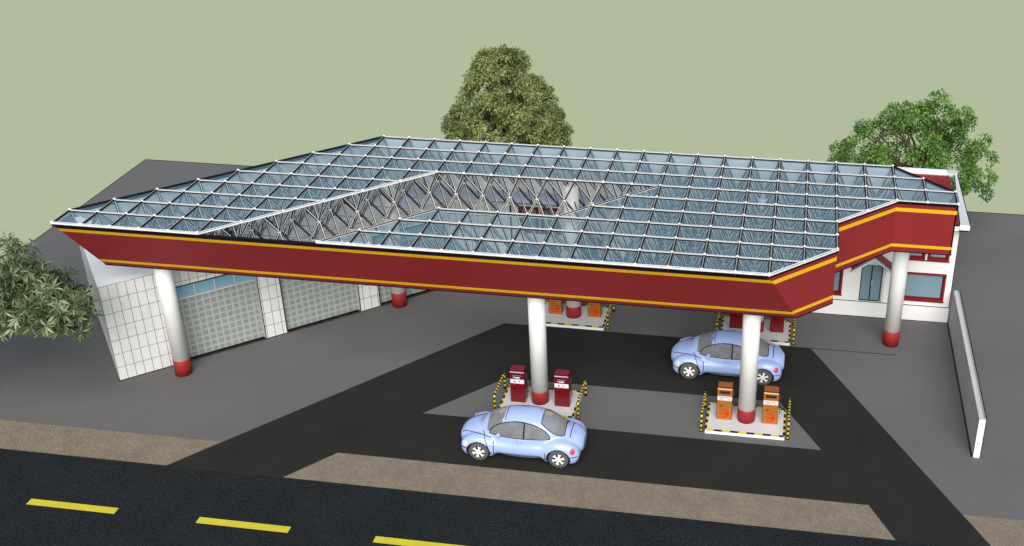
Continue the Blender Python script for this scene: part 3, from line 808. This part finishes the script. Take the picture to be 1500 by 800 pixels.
    for sy in (-1, 1):
        p = side_pt(-1.72, 0.60, sy); pod('headlight', 'lamp_white', p, grad(p), 0.11, 0.12, 0.03, car)
        p = side_pt(1.74, 0.66, sy); pod('tail_light', 'lamp_red', p, grad(p), 0.085, 0.10, 0.03, car)
        p = side_pt(0.03, 0.80, sy, 0.012); pod('door_handle', 'car', p, grad(p), 0.085, 0.028, 0.03, car)
        p = side_pt(0.03, 0.795, sy, 0.002); pod('handle_recess', 'car_seam', p, grad(p), 0.10, 0.036, 0.008, car)
        p = side_pt(-0.62, 0.97, sy, 0.07); pod('door_mirror', 'car', p, Vector((0,sy,0)), 0.07, 0.06, 0.09, car)
    for sy in (-0.42, 0.42):
        pod('bumper_stud', 'car_seam', Vector(hit1([0.0,sy,0.40], [1.0,0,0], 2.4)), Vector((1,0,0)), 0.035, 0.02, 0.02, car)
    # wheels
    for sx in (-WX, WX):
        for sy in (-1, 1):
            R0 = 0.325; y_ = sy*0.71
            m = MB()
            pf = [(0.20,-0.095),(0.29,-0.10),(0.318,-0.085),(R0,-0.05),(R0,0.05),(0.318,0.085),(0.29,0.10),(0.20,0.095)]
            m.lathe([(a, b) for a, b in pf], 36, axis='y')
            w = m.build('wheel', 'tyre', car); w.location = (sx, y_, R0)
            m = MB(); m.lathe([(0.0,sy*0.062),(0.205,sy*0.062),(0.215,sy*0.09),(0.208,sy*0.096)], 32, axis='y'); m.build('hub_disc', 'hub', w)
            m = MB(); yo = sy*0.092
            def fan(P, y): m.face([(a, y, b) for a, b in P])
            for k in range(6):
                a = 2*PI*k/6 + 0.3
                ca, sa = math.cos(a), math.sin(a)
                Q = [(0.04,-0.038),(0.13,-0.034),(0.20,-0.075),(0.212,0.0),(0.20,0.075),(0.13,0.034),(0.04,0.038)]
                fan([(x*ca-z*sa, x*sa+z*ca) for x, z in Q], yo)
            m.lathe([(0.0,sy*0.10),(0.05,sy*0.10),(0.062,sy*0.09)], 18, axis='y'); m.build('rim', 'alloy', w)
    return car
car = make_car('pale blue rounded two-door car parked beside the pavement, in front of the red pumps')
car['group'] = 'pale blue rounded cars'
car.location = (15.575,-0.98,0.008)
c = copy_tree(car); c.location = (15.575+6.09,-0.98+5.70,0.008)
c['label'] = 'pale blue rounded two-door car farther back, partly behind a white column'

# ------------------------------------------------------------------ wall helper (faces -y in its own frame)
def wall(name, mat, parent, x0, x1, z0, z1, openings, y=0.0, reveal=0.14, revmat=None, flip=1):
    xs = sorted({x0, x1, *[o[0] for o in openings], *[o[1] for o in openings]}); zs = sorted({z0, z1, *[o[2] for o in openings], *[o[3] for o in openings]})
    m = MB()
    for i in range(len(xs)-1):
        for k in range(len(zs)-1):
            cx, cz = (xs[i]+xs[i+1])/2, (zs[k]+zs[k+1])/2
            if any(o[0] < cx < o[1] and o[2] < cz < o[3] for o in openings): continue
            P = [(xs[i],zs[k]),(xs[i+1],zs[k]),(xs[i+1],zs[k+1]),(xs[i],zs[k+1])]
            m.face([(a,y,b) for a, b in P], 0, [(a,b) for a, b in P])
    for a, b, c_, d in openings:
        P = [(a,c_),(b,c_),(b,d),(a,d)]
        for i in range(4):
            p, q = P[i], P[(i+1)%4]
            m.face([(p[0],y,p[1]),(q[0],y,q[1]),(q[0],y+reveal,q[1]),(p[0],y+reveal,p[1])], 1)
    return m.build(name, [mat, revmat or mat], parent, recalc=False)
def frame(m, a, b, c_, d, w, y0, y1, mi=0, me=1, e=0.012):
    m.ebox((a,y0,c_), (b,y1,c_+w), e, mi, me); m.ebox((a,y0,d-w), (b,y1,d), e, mi, me)
    m.ebox((a,y0,c_+w), (a+w,y1,d-w), e, mi, me); m.ebox((b-w,y0,c_+w), (b,y1,d-w), e, mi, me)
def seamline(m, a, b, w=0.014): m.sqtube(a, b, w, 0.004, 0, 0)

# ------------------------------------------------------------------ garage wing
TH = R(42.0); GX, GY = 0.545, 0.70
ct, st = math.cos(TH), math.sin(TH)
def g2l(X, Y, Z=0):
    dx, dy = X-GX, Y-GY; return (dx*ct+dy*st, -dx*st+dy*ct, Z)
gar = thing('garage_building', 'pale tiled flat-roofed workshop wing with grey panelled shutter doors, left of the canopy', 'building', (GX,GY,0), TH)
GH = 3.75; UE = 12.98
ops = [(2.31,5.24,0.055,3.04),(6.05,8.98,0.055,3.04),(9.79,12.72,0.055,3.04)]
wall('wall', 'tile', gar, 0, UE, 0, GH, ops, revmat='white')
Sx, Sy = 6.4*math.sin(R(3.2)), 6.4*math.cos(R(3.2))
m = MB(); m.face([(0,0,0),(Sx,Sy,0),(Sx,Sy,GH),(0,0,GH)], 0, [(0,0),(6.4,0),(6.4,GH),(0,GH)]); m.build('wall', 'tile', gar)
E1 = g2l(12.06,9.42); E0 = (UE,0,0)
L_ = math.hypot(E1[0]-E0[0], E1[1]-E0[1])
m = MB(); m.face([E0, E1, (E1[0],E1[1],GH), (UE,0,GH)], 0, [(0,0),(L_,0),(L_,GH),(0,GH)]); m.build('wall', 'tile', gar)
B1 = g2l(12.06,13.7); B2 = g2l(6.4,13.7)
rp = [(0,0),(UE,0),(E1[0],E1[1]),(B1[0],B1[1]),(B2[0],B2[1]),(Sx,Sy)]
m = MB(); m.face([(a,b,GH+0.004) for a, b in rp]); 
m.face([(Sx,Sy,0),(B2[0],B2[1],0),(B2[0],B2[1],GH),(Sx,Sy,GH)]); m.face([(B2[0],B2[1],0),(B1[0],B1[1],0),(B1[0],B1[1],GH),(B2[0],B2[1],GH)])
m.build('roof', 'roof_grey', gar, recalc=False)
m = MB()
seamline(m, (0,-0.004,0.012), (UE,-0.004,0.012)); seamline(m, (0,0,0), (Sx,Sy,0.0), 0.012); seamline(m, (0.0,-0.002,0), (0.0,-0.002,GH), 0.006)
m.build('base_joint', 'edge', gar)
for a, b, c_, d in ops:
    zt = 2.49
    m = MB(); P = [(a+0.05,c_+0.03),(b-0.05,c_+0.03),(b-0.05,zt),(a+0.05,zt)]
    m.face([(x,0.10,z) for x, z in P], 0, [(x-a,z-c_) for x, z in P])
    sh = m.build('shutter_door', 'shutter', gar)
    m = MB(); w = 0.045
    m.ebox((a,0.02,c_), (a+w,0.12,d), 0.014, 0, 1); m.ebox((b-w,0.02,c_), (b,0.12,d), 0.014, 0, 1)
    m.ebox((a+w,0.02,c_), (b-w,0.12,c_+0.03), 0.012, 1, 1); m.ebox((a+w,0.02,d-w), (b-w,0.12,d), 0.014, 0, 1)
    m.build('door_frame', ['white','edge'], gar)
    m = MB()
    for p, q in (((a,c_),(a,d)),((b,c_),(b,d)),((a,d),(b,d)),((a,c_),(b,c_))): seamline(m, (p[0],-0.003,p[1]), (q[0],-0.003,q[1]), 0.016)
    m.build('frame_seal', 'edge', gar)
    m = MB(); m.ebox((a+w,0.03,zt), (b-w,0.11,zt+0.06), 0.014, 0, 1)
    wdt = (b-a-2*w)/4
    for k in range(1, 4): m.ebox((a+w+wdt*k-0.025,0.03,zt+0.06), (a+w+wdt*k+0.025,0.11,d-w), 0.012, 0, 1)
    tw = m.build('transom_window', ['white','edge'], gar)
    for k in range(4):
        m = MB(); x0 = a+w+wdt*k+0.02; m.box((x0,0.07,zt+0.055), (x0+wdt-0.04,0.09,d-w)); m.build('pane', 'pane_blue', tw)

# ------------------------------------------------------------------ shop house
HX, HY = 12.07, 9.42
hs = thing('shop_house', 'long white two-storey shop with red window frames and gabled porches, behind the canopy', 'building', (HX,HY,0))
W_ = 29.72-HX; HH = 3.86
def hx(x): return x-HX
units = [0.0, 5.49, 10.98]
ops = []; winl = []; doors = []
for u in units:
    a = hx(13.03)+u
    for (x0, x1, z0, z1) in [(a,a+0.80,2.66,3.72),(a+0.86,a+1.65,2.66,3.72),(a,a+1.65,0.89,2.06)]: winl.append((x0,x1,z0,z1))
    doors.append(hx(15.35)+u)
a = hx(27.83)
for (x0, x1, z0, z1) in [(a,a+0.78,2.62,3.70),(a+0.86,a+1.65,2.62,3.70),(a,a+1.65,0.89,2.06)]: winl.append((x0,x1,z0,z1))
ops = list(winl) + [(d, d+0.80, 0.68, 2.24) for d in doors]
wall('wall', 'white', hs, 0, W_, 0, HH, ops, reveal=0.16)
DP = 4.3
m = MB(); m.face([(W_,0,0),(W_,DP,0),(W_,DP,HH+0.3),(W_,0,HH+0.3)]); m.face([(W_,DP,0),(0,DP,0),(0,DP,HH+0.3),(W_,DP,HH+0.3)]); m.face([(0,0,0),(0,DP,0),(0,DP,HH+0.3),(0,0,HH+0.3)])
m.build('wall', 'white', hs, recalc=False)
m = MB(); m.ebox((0.01,-0.055,0.0), (W_+0.02,-0.002,0.665), 0.012, 0, 0); 
pl = m.build('plinth', ['white'], hs)
m = MB(); seamline(m, (0.0,-0.058,0.672), (W_+0.02,-0.058,0.672), 0.012); seamline(m, (0.0,-0.058,0.01), (W_+0.02,-0.058,0.01), 0.010); m.build('plinth_joint', 'edge', pl)
m = MB(); seamline(m, (W_+0.004,-0.004,0.0), (W_+0.004,-0.004,HH), 0.010); m.build('corner_joint', 'edge', hs)
for x0, x1, z0, z1 in winl:
    m = MB(); frame(m, x0-0.005, x1+0.005, z0-0.005, z1+0.005, 0.085, -0.035, 0.05, 0, 1, 0.013)
    f = m.build('window', ['red_frame','edge'], hs)
    m = MB(); frame(m, x0+0.085, x1-0.085, z0+0.085, z1-0.085, 0.035, 0.02, 0.07, 0, 1, 0.01); m.build('sash', ['red_frame','edge'], f)
    m = MB(); m.box((x0+0.11,0.055,z0+0.11), (x1-0.11,0.065,z1-0.11)); m.build('pane', 'pane', f)
    m = MB(); m.ebox((x0-0.03,-0.06,z0-0.045), (x1+0.03,-0.003,z0-0.008), 0.010, 0, 1); m.build('sill', ['red_frame','edge'], f)
for d in doors:
    m = MB(); frame(m, d, d+0.80, 0.68, 2.24, 0.03, 0.0, 0.09, 0, 0, 0.008); m.ebox((d+0.385,0.0,0.71), (d+0.415,0.09,2.21), 0.008, 0, 0)
    f = m.build('door', ['edge'], hs)
    for k in (0, 1):
        m = MB(); m.box((d+0.035+k*0.385,0.04,0.715), (d+0.38+k*0.385,0.055,2.205)); m.build('pane', 'pane', f)
    m = MB(); m.tube([(d+0.43,-0.03,1.35),(d+0.43,-0.03,1.6)], 0.012, 8); m.build('handle', 'white', f)
    m = MB(); m.ebox((d+0.83,-0.05,0.675), (d+0.90,-0.003,2.30), 0.010, 0, 1); m.build('jamb', ['white','edge'], hs)
    # little gabled porch roof: two tiled slopes with white verge boards
    cx = d+0.375; y0 = -0.82; ap = 2.93; ev = 2.34; hw = 0.80
    m = MB()
    for s_ in (-1, 1):
        A_ = (cx,y0,ap); B_ = (cx+s_*hw,y0,ev); C_ = (cx+s_*hw,-0.002,ev); D_ = (cx,-0.002,ap)
        q = math.hypot(hw, ap-ev)
        m.face([A_,B_,C_,D_], 0, [(0,0),(0,q),(0.82,q),(0.82,0)])
        m.face([(p[0],p[1],p[2]-0.05) for p in (A_,B_,C_,D_)], 1)
        m.face([B_,C_,(C_[0],C_[1],ev-0.05),(B_[0],B_[1],ev-0.05)], 1)
    pr_ = m.build('porch_roof', ['pantile','white'], hs)
    m = MB()
    for s_ in (-1, 1):
        m.sqtube((cx,y0-0.02,ap-0.02), (cx+s_*(hw+0.02),y0-0.02,ev-0.035), 0.045, 0.016, 0, 1, up=(0,1,0))
    m.build('verge_board', ['white','edge'], pr_)
    m = MB(); m.face([(cx-hw*0.8,-0.02,ev+0.06),(cx+hw*0.8,-0.02,ev+0.06),(cx,-0.02,ap-0.07)]); m.build('gable', 'white', pr_)
# drain pipe
m = MB(); m.tube([(hx(12.72),-0.07,0.01),(hx(12.72),-0.07,3.8)], 0.03, 8); m.build('drain_pipe', 'edge', hs)
# roof: pale sheet over the long part, red tiled end with white verge and ridge box
XT = hx(28.0)
zf, zb_ = 3.92, 4.43
m = MB()
V4 = [(-0.05,-0.16,zf),(XT,-0.16,zf),(XT,DP,zb_),(-0.05,DP,zb_)]
m.face(V4); m.face([(x,y,z-0.07) for x, y, z in reversed(V4)])
for i in range(4):
    p, q = V4[i], V4[(i+1)%4]; m.face([p,q,(q[0],q[1],q[2]-0.07),(p[0],p[1],p[2]-0.07)])
rf = m.build('roof', 'roof_blue', hs)
m = MB(); seamline(m, (-0.05,-0.165,zf+0.004), (XT,-0.165,zf+0.004), 0.013); seamline(m, (-0.05,-0.165,zf-0.07), (XT,-0.165,zf-0.07), 0.013); m.build('eave_seal', 'edge', rf)
x1, x2 = XT, hx(29.62); ze, zr = 4.30, 4.42
m = MB()
# pantiles: rounded rows running down the slope
n = 18; SL = DP+0.42-0.35
for i in range(n*6):
    u0 = x1+(x2-x1)*i/(n*6); u1 = x1+(x2-x1)*(i+1)/(n*6)
    f0 = 0.035*abs(math.sin(PI*(i%6)/6)); f1 = 0.035*abs(math.sin(PI*((i+1)%6)/6)) if (i+1) % 6 else 0.0
    m.face([(u0,-0.42,ze+f0),(u1,-0.42,ze+f1),(u1,DP-0.35,zr+f1),(u0,DP-0.35,zr+f0)], 0, [(0.1,0),(0.1,0),(0.1,SL),(0.1,SL)])
m.face([(x1,-0.42,ze-0.02),(x2,-0.42,ze-0.02),(x2,DP-0.35,zr-0.02),(x1,DP-0.35,zr-0.02)])
m.build('roof', 'pantile', hs, recalc=False)
xe = hx(29.98)
m = MB()
T_ = [(x2,-0.42,ze+0.03),(xe+0.01,-0.42,ze+0.03),(x2+0.31,DP-0.2,zr+0.05),(x2+0.22,DP-0.2,zr+0.05)]
m.face(T_, 2); Bt = [(x,y,z-0.24) for x, y, z in T_]; m.face(list(reversed(Bt)), 1)
for i in range(4):
    p, q = i, (i+1)%4; m.face([T_[p],T_[q],Bt[q],Bt[p]], 0)
m.build('verge_board', ['white','edge','cap_light'], hs)
m = MB(); seamline(m, (xe+0.01,-0.42,ze+0.03), (x2+0.31,DP-0.2,zr+0.05), 0.014); seamline(m, (x2,-0.42,ze-0.2), (xe+0.01,-0.42,ze-0.2), 0.022); seamline(m, (x2,-0.42,ze+0.03), (x2+0.2,DP-0.2,zr+0.05), 0.012); m.build('verge_seal', 'edge', hs)
m = MB(); m.ebox((x1,-0.40,ze-0.25), (x2,-0.30,ze-0.03), 0.012, 0, 1); m.build('eave_board', ['white','edge'], hs)
m = MB(); m.ebox((hx(26.0),DP-0.36,zr-0.05), (hx(29.55),DP-0.05,zr+0.14), 0.010, 0, 0); m.build('ridge_box', 'white', hs)
m = MB(); m.ebox((hx(29.56),DP-0.30,zr-0.05), (hx(29.95),DP-0.05,zr+0.13), 0.010, 0, 1); m.build('ridge_end', ['cap_light','edge'], hs)

# ------------------------------------------------------------------ boundary wall on the right
bw = thing('boundary_wall', 'low narrow grey wall with white end face running back beside the white shop', 'wall', (29.9,5.0,0))
y0, y1 = 0.83-5.0, 9.2-5.0
m = MB()
P = [(-0.11,y0,0),(0.11,y0,0),(0.11,y1,0),(-0.11,y1,0)]
m.face([P[0],P[3],(-0.11,y1,1.49),(-0.11,y0,1.49)], 0); m.face([P[1],P[2],(0.11,y1,1.49),(0.11,y0,1.49)], 0)
m.face([P[0],P[1],(0.11,y0,1.49),(-0.11,y0,1.49)], 1); m.face([P[2],P[3],(-0.11,y1,1.49),(0.11,y1,1.49)], 1)
m.build('wall_body', ['wall_side','white'], bw)
m = MB()
m.face([(-0.11,y0,1.495),(-0.03,y0,1.53),(-0.03,y1,1.53),(-0.11,y1,1.495)], 1)
m.face([(-0.03,y0,1.53),(0.03,y0,1.53),(0.03,y1,1.53),(-0.03,y1,1.53)], 2)
m.face([(0.03,y0,1.53),(0.11,y0,1.495),(0.11,y1,1.495),(0.03,y1,1.53)], 0)
m.face([(-0.11,y0,1.495),(0.11,y0,1.495),(0.03,y0,1.53),(-0.03,y0,1.53)], 1); m.face([(-0.11,y1,1.495),(0.11,y1,1.495),(0.03,y1,1.53),(-0.03,y1,1.53)], 1)
m.build('coping', ['wall_cap','cap_light','wall_side'], bw)
m = MB(); seamline(m, (0.115,y0,1.49), (0.115,y1,1.49), 0.016); seamline(m, (0.112,y0-0.002,0), (0.112,y0-0.002,1.49), 0.010); seamline(m, (-0.112,y0-0.002,0), (-0.112,y0-0.002,1.49), 0.008)
seamline(m, (-0.11,y0-0.002,1.492), (0.11,y0-0.002,1.492), 0.008); seamline(m, (-0.12,y0,0.008), (-0.12,y1,0.008), 0.01); m.build('joint', 'edge', bw)

# ------------------------------------------------------------------ trees
def leaf_quad(m, p, d, up, L, w, bend=0.25, mi=0):
    d = d.normalized(); s_ = d.cross(up)
    if s_.length < 1e-3: s_ = d.cross(Vector((1,0,0)))
    s_.normalize(); n = s_.cross(d)
    k = len(m.v)
    a = p; b = p+d*L*0.5+n*L*bend*0.3; c = p+d*L-n*L*bend*0.4
    m.v += [tuple(a), tuple(b+s_*w), tuple(c), tuple(b-s_*w)]
    m.f.append((k,k+1,k+2,k+3)); m.mi.append(mi); m.uv.append([(0,0)]*4); m.sm.append(False)

def rvec(rn):
    while True:
        v = Vector((rn.uniform(-1,1), rn.uniform(-1,1), rn.uniform(-1,1)))
        if 0.05 < v.length < 1: return v.normalized()

def limbs(m, base, top, r0, tips, rn):
    tr = [Vector(base).lerp(Vector(top), k/8)+Vector((rn.uniform(-.06,.06), rn.uniform(-.06,.06), 0))*(k > 0) for k in range(9)]
    m.tube(tr, [r0*(1.25 if k == 0 else 1)*(1-0.08*k) for k in range(9)], 10)
    for t in tips:
        k = rn.randint(3, 8); a = tr[k]; t = Vector(t)
        mid = a.lerp(t, 0.5)+Vector((0,0,0.3))
        pts = [(a*(1-u)**2+mid*2*u*(1-u)+t*u*u) for u in (0,.25,.5,.75,1)]
        m.tube(pts, [r0*0.42, r0*0.33, r0*0.25, r0*0.16, r0*0.06], 6)

def round_tree(name, label, loc, prof, zc, clump_n, leaf_n, cr, L, w, mat, seed, squash=0.8, droop=0.3, trunk=0.22, sxy=1.0, lump=0.10, extra=()):
    rn = random.Random(seed)
    t = thing(name, label, 'tree', loc)
    zs = [p[0] for p in prof]
    def rad(z):
        for (a, ra), (b, rb) in zip(prof, prof[1:]):
            if a <= z <= b: return ra+(rb-ra)*(z-a)/(b-a)
        return 0.05
    cl_ = []
    while len(cl_) < clump_n:
        z = rn.uniform(zs[0], zs[-1]); r = rad(z)
        if rn.random() > (r+0.3)/(max(p[1] for p in prof)+0.3): continue
        a = rn.uniform(0, 2*PI); r *= 1+lump*math.sin(3*a+z*1.9+seed)*math.sin(z*2.6+a*2+seed*.7); q = r*(rn.uniform(0.78,1.03) if rn.random() < 0.66 else rn.uniform(0.1,0.8))
        cl_.append(Vector((q*math.cos(a), q*math.sin(a)*sxy, z)))
    cl_ += [Vector(c_) for c_ in extra]
    m = MB()
    for c_ in cl_:
        R_ = cr*rn.uniform(0.65,1.35); out = Vector((c_.x, c_.y, (c_.z-zc)*0.7+1.2)).normalized()
        hue = rn.random()
        for _ in range(int(leaf_n*(R_/cr)**1.6)):
            v = (rvec(rn)+out*0.75).normalized(); q = rn.uniform(0.55,1.0) if rn.random() < 0.8 else rn.uniform(0.1,0.6)
            p = c_+Vector((v.x, v.y, v.z*squash))*R_*q
            d = (v*0.8+rvec(rn)*0.7+Vector((0,0,-droop))).normalized()
            leaf_quad(m, p, d, (v+rvec(rn)*0.5+Vector((0,0,0.6))).normalized(), L*rn.uniform(0.7,1.3), w*rn.uniform(0.8,1.2))
    m.build('crown', mat, t, recalc=False)
    m = MB(); limbs(m, (0,0,0), (0,0,zc+1.0), trunk, [c_ for c_ in rn.sample(cl_, 22)], rn); m.build('trunk', 'bark', t)
    return t
round_tree('round_tree', 'dense olive-green domed tree rising behind the middle of the canopy', (10.3,18.0,0),
           [(1.6,2.5),(2.6,2.85),(3.6,2.7),(4.5,2.3),(5.3,1.8),(6.0,1.35),(6.6,1.0),(7.1,0.6)], 3.8, 360, 115, 0.38, 0.15, 0.045, 'leaf_a', 9, 0.8, 0.7, lump=0.07)
round_tree('spreading_tree', 'bright green spreading tree behind the red tiled roof end of the shop', (28.75,17.2,0),
           [(1.5,1.5),(2.2,2.75),(3.0,3.0),(3.9,2.7),(4.6,2.05),(5.2,1.4),(5.8,0.7)], 3.0, 165, 150, 0.42, 0.13, 0.042, 'leaf_b', 17, 0.85, 0.15, lump=0.36,
           extra=[(-1.35,0,5.25),(-1.2,0.1,5.65),(-0.9,-.2,5.0),(0.35,0,5.9),(0.55,-.1,6.2),(0.2,.2,5.5),(0.9,0,5.6),(1.75,0,5.3),(1.65,.1,5.65),(1.5,-.2,4.9),(-2.3,0,4.6),(-2.7,-.3,4.1),(2.6,0,4.5),(2.9,-.2,3.8),(2.9,-.4,3.0),(2.8,-.6,2.4)])

def broadleaf():
    rn = random.Random(21)
    t = thing('broadleaf_tree', 'dark glossy long-leaved tree reaching into view from the left edge before the tiled workshop', 'tree', (-3.9,-1.8,0))
    m = MB(); tips = []
    blobs = [((0.4,0,5.9),(2.4,1.8,2.1)), ((2.9,-0.1,5.45),(1.75,1.4,1.15)), ((4.2,-0.1,4.75),(1.7,1.2,1.05)), ((2.6,0.1,4.35),(2.0,1.3,0.95)), ((-1.0,0.4,5.2),(2.2,1.8,1.8)), ((5.1,0.0,4.3),(0.9,0.8,0.7))]
    for c_, r in blobs:
        c_ = Vector(c_)
        for _ in range(int(105*(r[0]*r[2])**0.8)):
            v = rvec(rn); q = rn.uniform(0.55,1.0) if rn.random() < 0.8 else rn.uniform(0.1,0.6)
            p = c_+Vector((v.x*r[0], v.y*r[1], v.z*r[2]))*q
            if p.z < 3.25: continue
            tips.append((p, (v+Vector((0,-0.25,0.55))).normalized()))
    for p, ax in tips:
        n = rn.randint(9, 13); ph0 = rn.uniform(0, 6.28)
        u = ax.cross(rvec(rn)).normalized(); w_ = ax.cross(u)
        for k in range(n):
            a = ph0+k*2.4; op = R(rn.uniform(38,100))
            d = ax*math.cos(op)+(u*math.cos(a)+w_*math.sin(a))*math.sin(op)
            d = (d+Vector((0,0,-0.18))).normalized()
            L = rn.uniform(0.26,0.44)
            s_ = d.cross(ax)
            if s_.length < 1e-3: continue
            s_.normalize(); nn = s_.cross(d); q0 = p+ax*(0.02*k*0.4); ww = L*rn.uniform(0.075,0.105)
            k0 = len(m.v)
            ml = q0+d*L*0.45+nn*L*0.05; m2 = q0+d*L*0.75-nn*L*0.0; en = q0+d*L-nn*L*0.10
            fold = nn*ww*0.45
            m.v += [tuple(q0), tuple(ml+s_*ww+fold), tuple(m2+s_*ww*0.8+fold), tuple(en), tuple(m2-s_*ww*0.8+fold), tuple(ml-s_*ww+fold), tuple(ml), tuple(m2)]
            for f in ((0,1,6),(1,2,7,6),(2,3,7),(0,6,5),(6,7,4,5),(7,3,4)):
                m.f.append(tuple(k0+i for i in f)); m.mi.append(0); m.uv.append([(0,0)]*len(f)); m.sm.append(False)
    m.build('crown', 'leaf_c', t, recalc=False)
    m = MB(); limbs(m, (0,0,0), (0.2,0,5.0), 0.2, [p for p, _ in rn.sample(tips, 46)], rn); m.build('trunk', 'bark', t)
broadleaf()

# ------------------------------------------------------------------ light, sky, camera
w = bpy.data.worlds.new('World'); S.world = w; w.use_nodes = True
nt = w.node_tree; n = nt.nodes; l = nt.links
for x in list(n): n.remove(x)
out = n.new('ShaderNodeOutputWorld')
sky = n.new('ShaderNodeTexSky'); sky.sky_type = 'NISHITA'; sky.sun_disc = False
EL, AZ = 38.0, 170.0
sky.sun_elevation = R(EL); sky.sun_rotation = R(AZ); sky.air_density = 1.0; sky.dust_density = 2.0
b1 = n.new('ShaderNodeBackground'); b1.inputs[1].default_value = 0.15; l.new(sky.outputs[0], b1.inputs[0])
b2 = n.new('ShaderNodeBackground'); b2.inputs[0].default_value = (*rgb(179,189,157), 1); b2.inputs[1].default_value = 1.0
tc = n.new('ShaderNodeTexCoord'); sx = n.new('ShaderNodeSeparateXYZ'); l.new(tc.outputs['Generated'], sx.inputs[0])
mr = n.new('ShaderNodeMapRange'); mr.inputs[1].default_value = 0.25; mr.inputs[2].default_value = 0.5; l.new(sx.outputs['Z'], mr.inputs[0])
mx = n.new('ShaderNodeMixShader'); l.new(mr.outputs[0], mx.inputs[0]); l.new(b2.outputs[0], mx.inputs[1]); l.new(b1.outputs[0], mx.inputs[2]); l.new(mx.outputs[0], out.inputs[0])

sd = bpy.data.lights.new('sun', 'SUN'); sd.energy = 3.5; sd.angle = R(55); sd.color = (1.0, 0.98, 0.95)
so = bpy.data.objects.new('sun', sd); COL.objects.link(so)
dirv = Vector((math.sin(R(AZ))*math.cos(R(EL)), math.cos(R(AZ))*math.cos(R(EL)), math.sin(R(EL))))
so.rotation_euler = (-dirv).to_track_quat('-Z', 'Y').to_euler(); so.location = (10,-40,40)

cd = bpy.data.cameras.new('camera'); cam = bpy.data.objects.new('camera', cd); COL.objects.link(cam)
cd.sensor_fit = 'HORIZONTAL'; cd.sensor_width = 36; cd.lens = 1691.7/1500*36
cd.shift_x = -160.8/1500; cd.shift_y = -8.9/1500; cd.clip_end = 2000; cd.clip_start = 0.1
cam.location = (23.437,-30.3543,22.4741); cam.rotation_euler = (1.0883,0.001,0.1574)
S.camera = cam
S.view_settings.view_transform = 'Standard'; S.view_settings.look = 'None'; S.view_settings.exposure = 0
S.cycles.max_bounces = 8; S.cycles.transparent_max_bounces = 12
